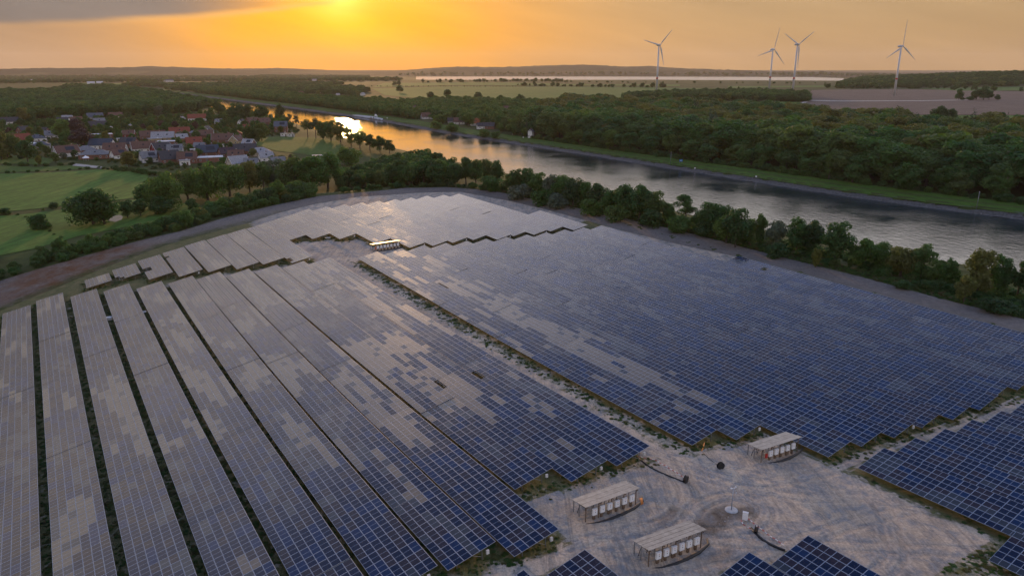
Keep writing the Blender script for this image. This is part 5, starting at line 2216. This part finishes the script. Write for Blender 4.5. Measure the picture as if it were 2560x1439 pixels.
# keep a view of the houses: thin the trees right in front of them
for hx, hy, hr, px, py in HOUSES:
    if px > 800:
        f = np.hypot(hx, hy)
        d = np.array([hx, hy]) / f
        al = X * d[0] + Y * d[1]
        la = np.abs(X * d[1] - Y * d[0])
        k &= ~((al < f) & (al > f - 85) & (la < hr * .9))
X, Y, c = X[k], Y[k], c[k]
order = np.argsort(np.hypot(X, Y))
for i in order[:90]:
    kd, mt, _ = pick([('round', 'leaf_mid', 4), ('oak', 'leaf_mid', 3), ('forest', 'leaf_forest', 3), ('tall', 'leaf_dark', 1), ('willow', 'leaf_mid', 1), ('spruce', 'needle', .5)])
    tree(X[i], Y[i], random.uniform(8, 17), random.uniform(.95, 1.3), kd, mt, 'round garden tree among the houses across the canal', 'garden trees across the canal')
rest = order[90:]
wood('wood', X[rest], Y[rest], (9, 17), (1.0, 1.4), [('round', 'leaf_mid', 4), ('oak', 'leaf_forest', 3), ('forest', 'leaf_forest', 3)], 'trees along the far bank behind the ferry landing')
for hp in [(1210, 342, 14), (1240, 345, 11), (1130, 330, 15), (1090, 322, 13)]:
    tree_px(hp[0], hp[1], hp[2] * 1.6, 1.2, 'bush', 'leaf_mid', 'shrub on the grass between houses and far bank', 'shrubs across the canal')

# --- wood behind the village
poly = [(-80, 318), (60, 304), (200, 296), (330, 291), (420, 287), (500, 277), (556, 268), (552, 252), (520, 242), (400, 232), (200, 235), (0, 238), (-80, 240)]
X, Y = scatter(poly, 10.0)
k = clear_of_houses(X, Y, 3) & (canal_dist(X, Y) < -HALF - 10)
X, Y = X[k], Y[k]
r = np.hypot(X, Y)
order = np.argsort(r)
for j, i in enumerate(order[:120]):
    silver = j < 90 and X[i] > -470 and random.random() < .62
    kd, mt, _ = pick([('willow', 'leaf_silver', 1), ('round', 'leaf_silver', 1)] if silver else [('oak', 'leaf_mid', 2), ('forest', 'leaf_forest', 3), ('round', 'leaf_dark', 2)])
    tree(X[i], Y[i], random.uniform(11, 16) if silver else random.uniform(12, 18), random.uniform(.9, 1.2), kd, mt,
         f'{"silvery grey-green" if silver else TN[mt]} tree behind the village, {"left" if X[i] / Y[i] < -.56 else "middle" if X[i] / Y[i] < -.47 else "right"} part of its wood', 'silvery trees behind the village' if silver else 'dark trees behind the village')
rest = order[120:]
wood('wood', X[rest], Y[rest], (14, 20), (1.1, 1.5), [('oak', 'leaf_dark', 3), ('forest', 'leaf_forest', 3), ('forest', 'leaf_dark', 2)], 'broad dark wood stretching behind the village')

# --- garden trees in the village
poly = [(-40, 402), (-40, 318), (60, 306), (250, 298), (420, 292), (560, 280), (700, 300), (755, 332), (650, 345), (640, 372), (720, 395), (770, 420), (640, 430), (420, 428), (250, 405), (120, 396)]
X, Y = scatter(poly, 14.5, .48)
k = clear_of_houses(X, Y, 2.5) & (canal_dist(X, Y) < -HALF - 8)
X, Y = X[k], Y[k]
VT = [('round', 'leaf_mid', 5), ('oak', 'leaf_mid', 3), ('round', 'leaf_dark', 2.5), ('forest', 'leaf_forest', 2), ('round', 'leaf_copper', 1.0), ('round', 'leaf_olive', .8), ('tall', 'leaf_yellow', .5), ('bush', 'leaf_mid', 4), ('bush', 'leaf_dark', 2), ('willow', 'leaf_silver', .7), ('spruce', 'needle', .5)]
order = np.argsort(np.hypot(X, Y))
for x, y in zip(X[order[:260]], Y[order[:260]]):
    back = math.hypot(x, y) > 680
    kd, mt, _ = pick(VT)
    ppx = 1280 + FPX * x / y / math.cos(PITCH)
    where = 'left' if ppx < 180 else 'middle' if ppx < 420 else 'right'
    dep = 'front' if not back else 'rear'
    if kd == 'bush':
        tree(x, y, random.uniform(1.8, 3.4), random.uniform(.9, 1.5), kd, mt, f'garden shrub between houses, {dep} {where} part of the village', f'village shrubs, {dep} {where}')
    else:
        kn = {'round': 'round', 'oak': 'broad', 'forest': 'domed', 'tall': 'slim', 'willow': 'spreading', 'spruce': 'pointed'}[kd]
        tree(x, y, random.uniform(5.5, 10) if back else random.uniform(4, 7.5), random.uniform(.95, 1.25), kd, mt, f'{kn} {TN[mt]} garden tree between houses, {dep} {where} part of the village', f'village trees, {dep} {where}')
rest = order[260:]
wood('garden_trees', X[rest], Y[rest], (5, 10), (.95, 1.3), [('round', 'leaf_mid', 3), ('oak', 'leaf_dark', 2), ('forest', 'leaf_forest', 2)], 'garden trees at the far back of the village', cat='trees')
# low hedges and garden shrubs fill the rest of the plots
X, Y = scatter(poly, 7.0, .48)
k = clear_of_houses(X, Y, .5) & (canal_dist(X, Y) < -HALF - 8)
wood('garden_shrubbery', X[k], Y[k], (1.0, 2.6), (.9, 1.8), [('bush', 'leaf_mid', 2), ('bush', 'leaf_dark', 1), ('bush', 'leaf_olive', .4)], 'hedges and shrubbery filling the village gardens', cat='shrubbery')

# --- single trees in front of and around the village
for (px, py, hp, wr, kd, mt, lab) in [
    (70, 405, 46, 1.15, 'round', 'leaf_dark', 'round dark tree at the left end of the village front'), (98, 415, 24, .9, 'tall', 'leaf_yellow', 'slim yellow tree left of the village on the paddock'),
    (140, 408, 24, 1.0, 'round', 'leaf_mid', 'small green tree on the grass before the brown-roofed house'), (323, 418, 36, 1.35, 'round', 'leaf_olive', 'round reddish-green tree in front of the houses'),
    (205, 372, 44, 1.5, 'round', 'leaf_copper', 'broad copper-purple tree left of the hip roofs'), (20, 395, 52, 1.2, 'oak', 'leaf_mid', 'big green tree at the left picture edge'),
    (5, 400, 62, 1.0, 'tall', 'leaf_olive', 'reddish tree cut by the left picture edge'), (160, 350, 44, 1.2, 'round', 'leaf_mid', 'round green tree in the middle of the village'),
    (190, 345, 40, 1.2, 'oak', 'leaf_copper', 'dark copper tree behind the broad copper-purple one'), (60, 308, 34, 1.1, 'round', 'leaf_olive', 'round olive tree before the left wood'),
    (700, 300, 40, 1.0, 'tall', 'leaf_dark', 'dark pointed tree at the water by the jetty'), (724, 313, 26, .9, 'pine', 'needle', 'small dark pine on the shore beside the jetty'),
    (742, 318, 26, .9, 'pine', 'needle', 'second small dark pine on the shore beside the jetty'), (590, 302, 42, 1.2, 'oak', 'leaf_dark', 'dark tree group by the canal behind the village'),
    (620, 300, 36, 1.1, 'round', 'leaf_dark', 'dark round tree by the canal right of the group'), (655, 305, 40, 1.2, 'round', 'leaf_dark', 'dark round tree left of the waterside pole'),
    (548, 290, 42, 1.0, 'round', 'leaf_mid', 'green tree overhanging the canal at the bend'), (640, 350, 52, 1.0, 'spruce', 'leaf_dark', 'tall dark conifer left of the village green'),
    (620, 352, 40, 1.0, 'tall', 'leaf_dark', 'dark tree beside the tall conifer'), (655, 352, 44, 1.1, 'round', 'leaf_mid', 'round tree right of the tall conifer'),
    (770, 345, 44, 1.0, 'pine', 'leaf_dark', 'first dark tree of the row between green and canal'), (790, 346, 48, .9, 'pine', 'needle', 'second tree of the row between green and canal'),
    (808, 348, 46, 1.1, 'tall', 'leaf_mid', 'third tree of the row between green and canal'), (828, 352, 50, 1.1, 'round', 'leaf_mid', 'fourth tree of the row between green and canal'),
    (852, 356, 52, 1.2, 'round', 'leaf_olive', 'glowing tree before the sun glint on the water'), (878, 364, 44, 1.2, 'round', 'leaf_mid', 'tree right of the glowing one by the water'),
    (900, 370, 42, 1.1, 'round', 'leaf_mid', 'round tree further right in the waterside row'), (925, 376, 40, 1.1, 'round', 'leaf_dark', 'second to last tree of the waterside row'),
    (950, 380, 40, 1.1, 'round', 'leaf_dark', 'last low tree of the waterside row'), (974, 384, 36, 1.1, 'round', 'leaf_dark', 'small tree ending the waterside row'),
    (872, 412, 50, 1.4, 'willow', 'leaf_mid', 'wide pale willow at the right end of the green'),
    (735, 478, 92, 1.0, 'willow', 'leaf_mid', 'big willow hiding houses at the right of the village'), (785, 480, 98, .95, 'oak', 'leaf_mid', 'big tree right of the willow hiding the last houses'),
    (690, 470, 78, 1.0, 'willow', 'leaf_silver', 'pale willow in front of the pale hip roof'), (820, 470, 84, 1.0, 'oak', 'leaf_forest', 'broad tree left of the dark wood above the field'),
    (520, 500, 96, .95, 'willow', 'leaf_mid', 'tall willow between meadow and field, right one'), (470, 500, 72, 1.0, 'oak', 'leaf_mid', 'middle tree between meadow and field'),
    (415, 525, 92, .95, 'willow', 'leaf_mid', 'tall willow at the right end of the meadow'), (380, 520, 66, 1.1, 'oak', 'leaf_forest', 'broad tree left of the tall meadow willow'),
    (575, 490, 84, 1.0, 'oak', 'leaf_mid', 'broad tree above the hedge, behind the field edge'), (625, 480, 76, 1.0, 'round', 'leaf_olive', 'olive tree above the hedge'),
    (660, 478, 70, 1.0, 'round', 'leaf_mid', 'round green tree above the hedge, right of the olive one'), (235, 562, 88, 1.25, 'willow', 'leaf_dark', 'big solitary willow by the pond on the meadow'),
    (262, 560, 62, 1.2, 'oak', 'leaf_mid', 'lower half of the pond tree, right side'), (320, 545, 42, 1.2, 'round', 'leaf_dark', 'round dark tree right of the pond'),
    (352, 540, 40, 1.2, 'round', 'leaf_dark', 'second round dark tree right of the pond'), (405, 535, 44, 1.2, 'bush', 'leaf_dark', 'dense bush below the tall meadow willow'),
    (482, 535, 38, 1.0, 'round', 'leaf_dark', 'small dark tree left of the field edge'), (466, 572, 44, .95, 'round', 'leaf_mid', 'small round tree at the field corner'),
    (105, 572, 38, 1.1, 'bush', 'leaf_dark', 'round dark bush alone on the lower meadow'), (14, 536, 16, 1.5, 'bush', 'leaf_dark', 'low dark bush at the left edge of the meadow'),
    (132, 520, 14, 1.5, 'bush', 'leaf_dark', 'low bush on the meadow boundary'),
]:
    tree_px(px, py, hp, wr, kd, mt, lab)


def hedge_line(px, s, hs, label, group, kinds, spread=1.0, wr=(1.0, 1.5)):
    P = np.array([G(*p)[:2] for p in px])
    P = resample(P, s)
    for x, y in P:
        kd, mt, _ = pick(kinds)
        tree(x + random.gauss(0, spread), y + random.gauss(0, spread), random.uniform(*hs), random.uniform(*wr), kd, mt, label, group)


BM = [('bush', 'leaf_mid', 3), ('bush', 'leaf_dark', 2), ('bush', 'leaf_forest', 2)]
for r_ in ([(-40, 412), (60, 414), (110, 416), (190, 412)], ):
    hedge_line(r_, 4.5, (1.5, 3), 'low dark hedge bush between paddock and meadow strip', 'paddock hedge bushes', BM)
hedge_line([(-40, 434), (60, 431), (150, 427), (250, 421), (290, 426)], 5.5, (.8, 2.0), 'low bush in the thin hedge above the large meadow', 'meadow hedge bushes', BM, 1.0)
hedge_line([(290, 424), (340, 432), (380, 438), (430, 445), (470, 446)], 4.0, (2.0, 3.6), 'bush in the hedge below the village gardens', 'village hedge bushes', BM, 1.2)
hedge_line([(-40, 540), (60, 530), (140, 522), (230, 514), (300, 505), (350, 497)], 9.0, (.5, 1.2), 'tiny bush on the line between the two meadows', 'meadow boundary bushes', BM, 1.0)
hedge_line([(50, 538), (75, 556), (100, 572), (130, 588), (160, 604)], 7.0, (.5, 1.2), 'tiny bush beside the ditch on the lower meadow', 'ditch bushes', BM, .8)

# --- the tall hedge along the left edge of the field
HP = [p for p in OUTER_PX if -120 < p[0] < 870]
P0 = np.array([hit_field(*p) for p in HP])
P0 = resample(P0, 3.1)
T = np.gradient(P0, axis=0)
T /= np.linalg.norm(T, axis=1)[:, None]
Nn = np.stack([-T[:, 1], T[:, 0]], 1)
if poly_dist(*(P0 + Nn * 4)[len(P0) // 2:len(P0) // 2 + 1].T, OUTER)[0] < 0:
    Nn = -Nn
cnt = 0
for i, (p, nn) in enumerate(zip(P0, Nn)):
    f = i / len(P0)
    for row in range(3):
        d = 2.5 + row * 3.4 + random.uniform(-1.2, 1.2)
        if random.random() < (.10 if f > .15 else .32):
            continue
        x, y = p + nn * d + T[i] * random.uniform(-1.5, 1.5)
        kd, mt, _ = pick([('bush', 'leaf_mid', 4), ('bush', 'leaf_forest', 2), ('bush', 'leaf_dark', 2), ('bush', 'leaf_yellow', .25), ('round', 'leaf_mid', .6)])
        h = random.uniform(1.8, 3.6) + 1.2 * row * (.5 + f)
        if f > .62:
            h *= 1.25
        tree(x, y, h * (1.0 if kd == 'bush' else 1.5), random.uniform(.85, 1.25), kd, mt, f'{["front", "middle", "back"][row]} row {TN[mt]} shrub of the left field hedge, {["near", "lower", "middle", "upper", "far"][min(4, int(f * 5))]} stretch', 'shrubs of the left field hedge', name='hedge_shrub', cat='shrub' if kd == 'bush' else 'tree')

# --- dense wood above the far end of the field
X, Y = scatter([(852, 478), (900, 474), (1000, 466), (1090, 464), (1150, 466), (1140, 446), (1060, 428), (960, 426), (880, 440), (840, 462)], 6.6)
for x, y in zip(X, Y):
    d = poly_dist(np.array([x]), np.array([y]), OUTER)[0]
    if d < 2.5:
        continue
    px_ = 1280 + FPX * x / y
    mid_ = math.exp(-((px_ - 1060) / 110) ** 2)
    front = d < 8
    kd, mt, _ = pick([('forest', 'leaf_dark', 3), ('round', 'leaf_dark', 2), ('tall', 'leaf_mid', 2), ('forest', 'leaf_mid', 2)])
    tree(x, y, (8.5 + 5.5 * mid_) * random.uniform(.88, 1.12) * (.85 if front else 1), random.uniform(1.0, 1.3), kd, mt, f'{"front-row" if front else "inner"} tree of the dense dark wood above the field, {"left" if px_ < 960 else "middle" if px_ < 1060 else "right"} part', 'trees of the dark wood above the field')
P1 = np.array([hit_field(*p) for p in [(850, 484), (920, 477), (1000, 471), (1100, 469), (1180, 473), (1240, 484)]])
for x, y in resample(P1, 2.4):
    if random.random() < .75:
        tree(x + random.gauss(0, .8), y + 3.2 + random.gauss(0, .8), random.uniform(1.5, 3.4), random.uniform(.9, 1.4), 'bush', random.choice(('leaf_mid', 'leaf_dark', 'leaf_forest')), 'low bush at the foot of the dark wood above the field', 'bushes before the dark wood')

# --- row of trees on the near canal bank, from the dark wood to the right edge
NB = [(1165, 462, 74, 1.0, 'round', 'leaf_dark'), (1190, 464, 70, 1.0, 'tall', 'leaf_dark'), (1215, 462, 66, .95, 'round', 'leaf_mid'), (1246, 468, 72, .8, 'tall', 'leaf_dark'), (1228, 476, 40, 1.3, 'bush', 'leaf_mid'),
      (1275, 478, 48, 1.2, 'round', 'leaf_mid'), (1290, 486, 66, 1.0, 'round', 'leaf_dark'), (1318, 490, 74, .9, 'tall', 'leaf_dark'), (1300, 498, 42, 1.3, 'bush', 'leaf_silver'), (1345, 498, 70, 1.0, 'round', 'leaf_mid'),
      (1376, 506, 76, .95, 'tall', 'leaf_silver'), (1362, 512, 44, 1.3, 'bush', 'leaf_mid'), (1404, 510, 74, 1.0, 'round', 'leaf_mid'), (1390, 520, 42, 1.2, 'bush', 'leaf_silver'), (1432, 516, 76, 1.0, 'oak', 'leaf_dark'),
      (1462, 522, 72, .95, 'tall', 'leaf_mid'), (1494, 530, 74, 1.0, 'round', 'leaf_dark'), (1480, 538, 46, 1.2, 'bush', 'leaf_mid'), (1524, 538, 64, 1.0, 'round', 'leaf_mid'), (1560, 546, 88, .95, 'round', 'leaf_dark'),
      (1545, 552, 48, 1.2, 'bush', 'leaf_forest'), (1598, 552, 90, 1.0, 'oak', 'leaf_dark'), (1634, 558, 84, .95, 'round', 'leaf_mid'), (1620, 566, 50, 1.2, 'bush', 'leaf_dark'), (1668, 562, 62, 1.0, 'tall', 'leaf_mid'),
      (1712, 570, 82, 1.0, 'pine', 'leaf_dark'), (1698, 580, 46, 1.2, 'bush', 'leaf_mid'), (1748, 580, 58, 1.0, 'round', 'leaf_mid'), (1784, 590, 92, 1.0, 'oak', 'leaf_dark'), (1762, 592, 44, 1.2, 'bush', 'leaf_dark'),
      (1838, 618, 100, .95, 'round', 'leaf_dark'), (1815, 608, 74, 1.0, 'oak', 'leaf_mid'), (1898, 618, 86, .62, 'tall', 'leaf_mid'), (1872, 614, 66, 1.0, 'round', 'leaf_mid'), (1936, 626, 74, .9, 'round', 'leaf_silver'),
      (1940, 644, 38, 1.2, 'bush', 'leaf_dark'), (1990, 634, 88, .9, 'round', 'leaf_dark'), (2022, 638, 88, .85, 'oak', 'leaf_dark'), (2085, 660, 104, .98, 'round', 'leaf_dark'), (2038, 668, 52, .8, 'tall', 'leaf_yellow'),
      (2160, 672, 72, 1.1, 'round', 'leaf_mid'), (2195, 676, 66, 1.0, 'oak', 'leaf_mid'), (2250, 690, 76, 1.1, 'oak', 'leaf_olive'), (2300, 700, 82, .95, 'round', 'leaf_forest'), (2340, 712, 62, 1.0, 'round', 'leaf_mid'),
      (2370, 722, 74, .9, 'tall', 'leaf_mid'), (2440, 742, 112, .90, 'tall', 'leaf_olive'), (2408, 758, 64, .85, 'round', 'leaf_olive'), (2492, 746, 104, .8, 'tall', 'leaf_dark'), (2540, 754, 88, .9, 'pine', 'leaf_dark'),
      (2492, 782, 34, 1.9, 'bush', 'leaf_dark'), (2256, 722, 24, 1.3, 'bush', 'leaf_dark'), (2590, 766, 96, 1.0, 'oak', 'leaf_dark'), (2640, 780, 90, 1.0, 'round', 'leaf_mid')]
for i, (px, py, hp, wr, kd, mt) in enumerate(sorted(NB, key=lambda a: -a[0])):
    nm = {'bush': 'bush', 'pine': 'pine', 'spruce': 'conifer'}.get(kd, 'tree')
    lab = f'{TN[mt]} {nm}, {ordn(i)} from the right in the near canal bank row' if mt != 'needle' else f'dark {nm}, {ordn(i)} from the right in the near canal bank row'
    tree_px(px, py, hp, wr, kd, mt, lab, 'tree row on the near canal bank')
# brush filling the foot of that row
P1 = np.array([hit_field(*p) for p in OUTER_PX if p[0] > 1190])
P1 = resample(P1, 2.6)
XX, YY = [], []
for rowd in (5.5, 8.5, 11.5, 14.5, 17.5, 21, 25, 29, 33):
    for x, y in P1:
        if random.random() < .62:
            XX.append(x + N2[0] * rowd + random.gauss(0, 1.4))
            YY.append(y + N2[1] * rowd + random.gauss(0, 1.4))
XX, YY = np.array(XX), np.array(YY)
k = canal_dist(XX, YY) < -HALF - 5
XX, YY = XX[k], YY[k]
wood('bank_brush', XX, YY, (1.2, 3.4), (.9, 1.5), [('bush', 'leaf_mid', 2), ('bush', 'leaf_dark', 2), ('bush', 'leaf_forest', 1)], 'brambly brush at the foot of the near bank trees', cat='brush')
XX, YY = [], []
for rowd in np.arange(.6, 7.5, .55):
    for x, y in resample(P1, 1.0):
        if random.random() < .55:
            XX.append(x + N2[0] * rowd + random.gauss(0, .4))
            YY.append(y + N2[1] * rowd + random.gauss(0, .4))
wood('bank_tall_grass', np.array(XX), np.array(YY), (.35, .9), (1.0, 2.0), [('bush', 'leaf_weed', 3), ('bush', 'leaf_mid', 1)], 'tall rough grass between bare soil and near bank trees', cat='grass')

# --- far hedges, copses and wooded country
def far_line(name, px, s, hs, label, wr=(1.0, 1.6), kinds=(('round', 'leaf_dark', 1), ('oak', 'leaf_forest', 1), ('forest', 'leaf_dark', 1)), spread=6, keep=.85):
    P = resample(np.array([G(*p)[:2] for p in px]), s)
    k = rng.random(len(P)) < keep
    P = P[k] + rng.normal(0, spread, P[k].shape)
    return wood(name, P[:, 0], P[:, 1], hs, wr, list(kinds), label, cat='tree line')


far_line('hedgerow', [(1290, 214), (1400, 216.5), (1500, 218), (1660, 219)], 9, (6, 17), 'dark hedgerow of round trees at the far side of the big crop field', spread=6, keep=.75)
far_line('hedgerow', [(925, 216), (1000, 217), (1150, 217), (1300, 217)], 10, (2, 4), 'thin low hedge between the two crop fields', spread=2)
far_line('hedgerow', [(990, 214), (1010, 214)], 10, (16, 20), 'single dense copse at the left end of the thin hedge', spread=8)
far_line('hedgerow', [(1060, 207), (1140, 206), (1230, 205), (1300, 203), (1420, 205)], 14, (10, 18), 'belt of trees left of the lake', spread=14)
far_line('hedgerow', [(1040, 203), (1200, 203), (1400, 205), (1700, 208), (1900, 209), (2100, 210)], 24, (5, 10), 'long belt of trees along the near lake shore', spread=22, keep=.7)
far_line('hedgerow', [(2070, 221), (2150, 222), (2240, 222), (2400, 222), (2450, 225)], 13, (10, 17), 'dark belt of trees behind the ploughed field', spread=10)
far_line('hedgerow', [(2420, 226), (2500, 228), (2640, 229)], 15, (7, 14), 'tree line beyond the right corner of the ploughed field', spread=10, keep=.7)
far_line('hedgerow', [(2210, 297), (2330, 299), (2460, 300), (2560, 301)], 24, (3, 9), 'loose bushes along the green margin behind the wood', spread=6, keep=.7)
X, Y = scatter([(1556, 252), (1640, 248), (1790, 252), (1830, 252), (1900, 254), (2022, 256), (2016, 242), (1900, 236), (1800, 236), (1640, 240), (1570, 244)], 11)
order = np.argsort(np.hypot(X, Y))
wood('copse', X, Y, (13, 18), (1.0, 1.4), [('forest', 'leaf_dark', 2), ('oak', 'leaf_dark', 2), ('forest', 'leaf_forest', 1)], 'dark copse between the crop field and the ploughed field')
X, Y = scatter([(2090, 221), (2300, 219), (2700, 216), (2700, 184), (2560, 184), (2400, 188), (2250, 194), (2120, 204)], 22)
k = rng.random(len(X)) < .8
wood('ridge_wood', X[k], Y[k], (13, 20), (1.2, 1.8), [('forest', 'leaf_forest', 2), ('oak', 'leaf_dark', 1)], 'wooded ridge on the right horizon')
for poly, s, keep, lab in [
    ([(-100, 236), (300, 232), (520, 240), (520, 230), (400, 224), (200, 220), (-100, 224)], 17, .6, 'wood in the valley far left behind the village wood'),
    ([(-100, 212), (330, 206), (640, 214), (640, 192), (300, 190), (-100, 192)], 36, .5, 'scattered woods in the hazy plain far left'),
    ([(300, 214), (520, 224), (640, 232), (900, 240), (930, 222), (900, 212), (640, 210), (400, 206)], 18, .85, 'wooded country behind the canal bend'),
    ([(620, 206), (1000, 202), (1010, 194), (640, 188)], 30, .8, 'hazy woods below the sunset'),
    ([(1000, 189), (1500, 188), (2100, 190), (2250, 193), (2250, 187), (1500, 183), (1000, 185)], 75, .8, 'woods on the far lake shore'),
]:
    X, Y = scatter(poly, s)
    k = (rng.random(len(X)) < keep) & (lake_mask(X, Y) < .05)
    c = canal_dist(X, Y)
    k &= np.abs(c) > HALF + 22
    n1 = np.sin(X / 140 + 1.3) + np.sin(Y / 190 + X / 260)
    k &= (n1 > -1.1)
    wood('wood', X[k], Y[k], (11, 19) if s < 60 else (16, 28), (1.2, 1.9), [('forest', 'leaf_forest', 2), ('oak', 'leaf_dark', 2)], lab)
for (px, py, hp, wr, kd, mt, lab) in [
    (2396, 251, 24, .95, 'round', 'leaf_dark', 'upright tree standing alone on the ploughed field'), (2405, 251, 7, 1.3, 'bush', 'leaf_dark', 'little bush beside the lone field tree'),
    (2440, 250, 22, 1.2, 'oak', 'leaf_dark', 'left tree of the field island group'), (2458, 251, 28, 1.1, 'round', 'leaf_dark', 'tallest tree of the field island group'),
    (2472, 250, 20, 1.3, 'round', 'leaf_dark', 'right tree of the field island group'), (2425, 251, 9, 1.6, 'bush', 'leaf_dark', 'bush at the left foot of the field island group'),
    (2493, 251, 12, 1.4, 'round', 'leaf_dark', 'low round tree right of the field island group'), (2130, 297, 14, 1.3, 'round', 'leaf_dark', 'round tree at the left end of the green margin'),
    (2145, 298, 15, 1.2, 'round', 'leaf_dark', 'second round tree at the left end of the green margin'), (2188, 300, 14, 1.2, 'round', 'leaf_dark', 'round tree on the green margin'),
    (2206, 301, 14, 1.2, 'round', 'leaf_dark', 'round tree beside it on the green margin'), (2292, 303, 17, .9, 'tall', 'leaf_dark', 'narrow tree on the green margin'),
    (2332, 301, 12, 1.2, 'round', 'leaf_dark', 'small tree right of the narrow one'), (2355, 302, 13, 1.2, 'round', 'leaf_dark', 'small round tree left of the big clump'),
    (2345, 306, 34, 1.2, 'oak', 'leaf_dark', 'big clump of trees on the green margin, left half'), (2372, 306, 28, 1.2, 'oak', 'leaf_dark', 'big clump of trees on the green margin, right half'),
    (2504, 302, 18, 1.0, 'round', 'leaf_dark', 'dark tree on the green margin near the right edge'), (2536, 304, 11, 1.2, 'round', 'leaf_dark', 'last small tree on the green margin'),
    (2020, 290, 22, 1.3, 'oak', 'leaf_dark', 'broad tree at the left corner of the ploughed field'), (1335, 213, 10, 1.1, 'round', 'leaf_dark', 'lone tree above the hedgerow in the crop fields'),
    (1846, 224, 7, 1.2, 'round', 'leaf_dark', 'tiny round tree on the light field between turbines'), (1826, 224, 8, 1.2, 'round', 'leaf_dark', 'tiny tree left of it between turbines'),
    (1000, 233, 20, 1.2, 'round', 'leaf_dark', 'round tree on the near edge of the crop field, left'), (1118, 246, 22, 1.1, 'round', 'leaf_dark', 'round tree before the crop field'),
    (1076, 252, 22, 1.1, 'round', 'leaf_dark', 'round tree at the crop field edge above the far village'), (1195, 252, 22, 1.2, 'oak', 'leaf_dark', 'broad tree silhouetted before the crop field'),
    (1252, 258, 20, 1.1, 'round', 'leaf_dark', 'round tree in front of the crop field, middle'), (1300, 262, 26, 1.2, 'round', 'leaf_dark', 'big round tree in front of the crop field, right'),
]:
    tree_px(px, py, hp, wr, kd, mt, lab, 'single trees in the fields')

# --- weeds under and between the panels
XX, YY, HH = [], [], []
wr_ = np.random.default_rng(5)
for blk, rows in ROWS.items():
    for (k_, qa, ta, qb, tb) in rows:
        L = ta - tb
        n = int(L * (5 if blk == 'A' else 2.6))
        tt = wr_.uniform(tb - 1.2, ta + .5, n)
        f = (ta - tt) / L
        off = np.where(wr_.random(n) < .75, wr_.normal(-.45, .35, n), wr_.uniform(.2, 6, n)) if blk != 'B' else wr_.normal(-.8, .6, n)
        if blk == 'B' and k_ == 2:
            m_ = wr_.random(len(tt)) < .5
            tt, off, f = tt[m_], off[m_], f[m_]
        if blk == 'B' and k_ != 2:
            off = wr_.uniform(-.6, 6, n)
            m_ = (tt < tb + 2.5) | (tt > ta - 1)
            tt, off, f = tt[m_], off[m_], f[m_]
        qq = qa + (qb - qa) * f + off
        x, y = qt2xy(qq, tt)
        XX.append(x)
        YY.append(y)
    # tufts in front of the row ends
    for (k_, qa, ta, qb, tb) in rows:
        n = 46
        qq = qb + wr_.uniform(-.8, 6.8, n)
        tt = tb + wr_.normal(.2, 1.1, n)
        x, y = qt2xy(qq, tt)
        XX.append(x)
        YY.append(y)
n = 500
qq, tt = wr_.normal(82, 3.2, n), wr_.uniform(14, 30, n)
x, y = qt2xy(qq, tt)
XX.append(x)
YY.append(y)
n = 420
tt = wr_.uniform(64, 196, n)
qq = wr_.normal(72.3, .9, n)
x, y = qt2xy(qq, tt)
XX.append(x)
YY.append(y)
XX, YY = np.concatenate(XX), np.concatenate(YY)
wood('weeds', XX, YY, (.10, .36), (1.2, 3.0), [('bush', 'leaf_weed', 4), ('bush', 'leaf_olive', 1.5), ('bush', 'leaf_mid', .6)], 'weeds and dry grass growing round the panel racks', cat='weeds', sink=.15)


# ------------------------------------------------------------------ pond and evening haze
g = G(292, 546)
patch('pond', [(270, 552), (282, 541), (300, 538), (308, 543), (304, 550), (288, 556)], M['water'], .22)

hz = MB()
hz.add([(x, y, z) for z in (-8.0, 330.0) for x, y in ((-13500, -400), (13500, -400), (13500, 13800), (-13500, 13800))],
       [(3, 2, 1, 0), (4, 5, 6, 7), (0, 1, 5, 4), (1, 2, 6, 5), (2, 3, 7, 6), (3, 0, 4, 7)])
hm = bpy.data.materials.new('haze')
hm.use_nodes = True
hm.node_tree.nodes.clear()
pv = hm.node_tree.nodes.new('ShaderNodeVolumePrincipled')
pv.inputs['Color'].default_value = (.90, .80, .68, 1)
pv.inputs['Density'].default_value = HAZE
pv.inputs['Anisotropy'].default_value = .40
ho = hm.node_tree.nodes.new('ShaderNodeOutputMaterial')
hm.node_tree.links.new(pv.outputs[0], ho.inputs['Volume'])
tag(hz.build('haze', hm), 'thin evening haze over the whole landscape', 'haze', kind='stuff')
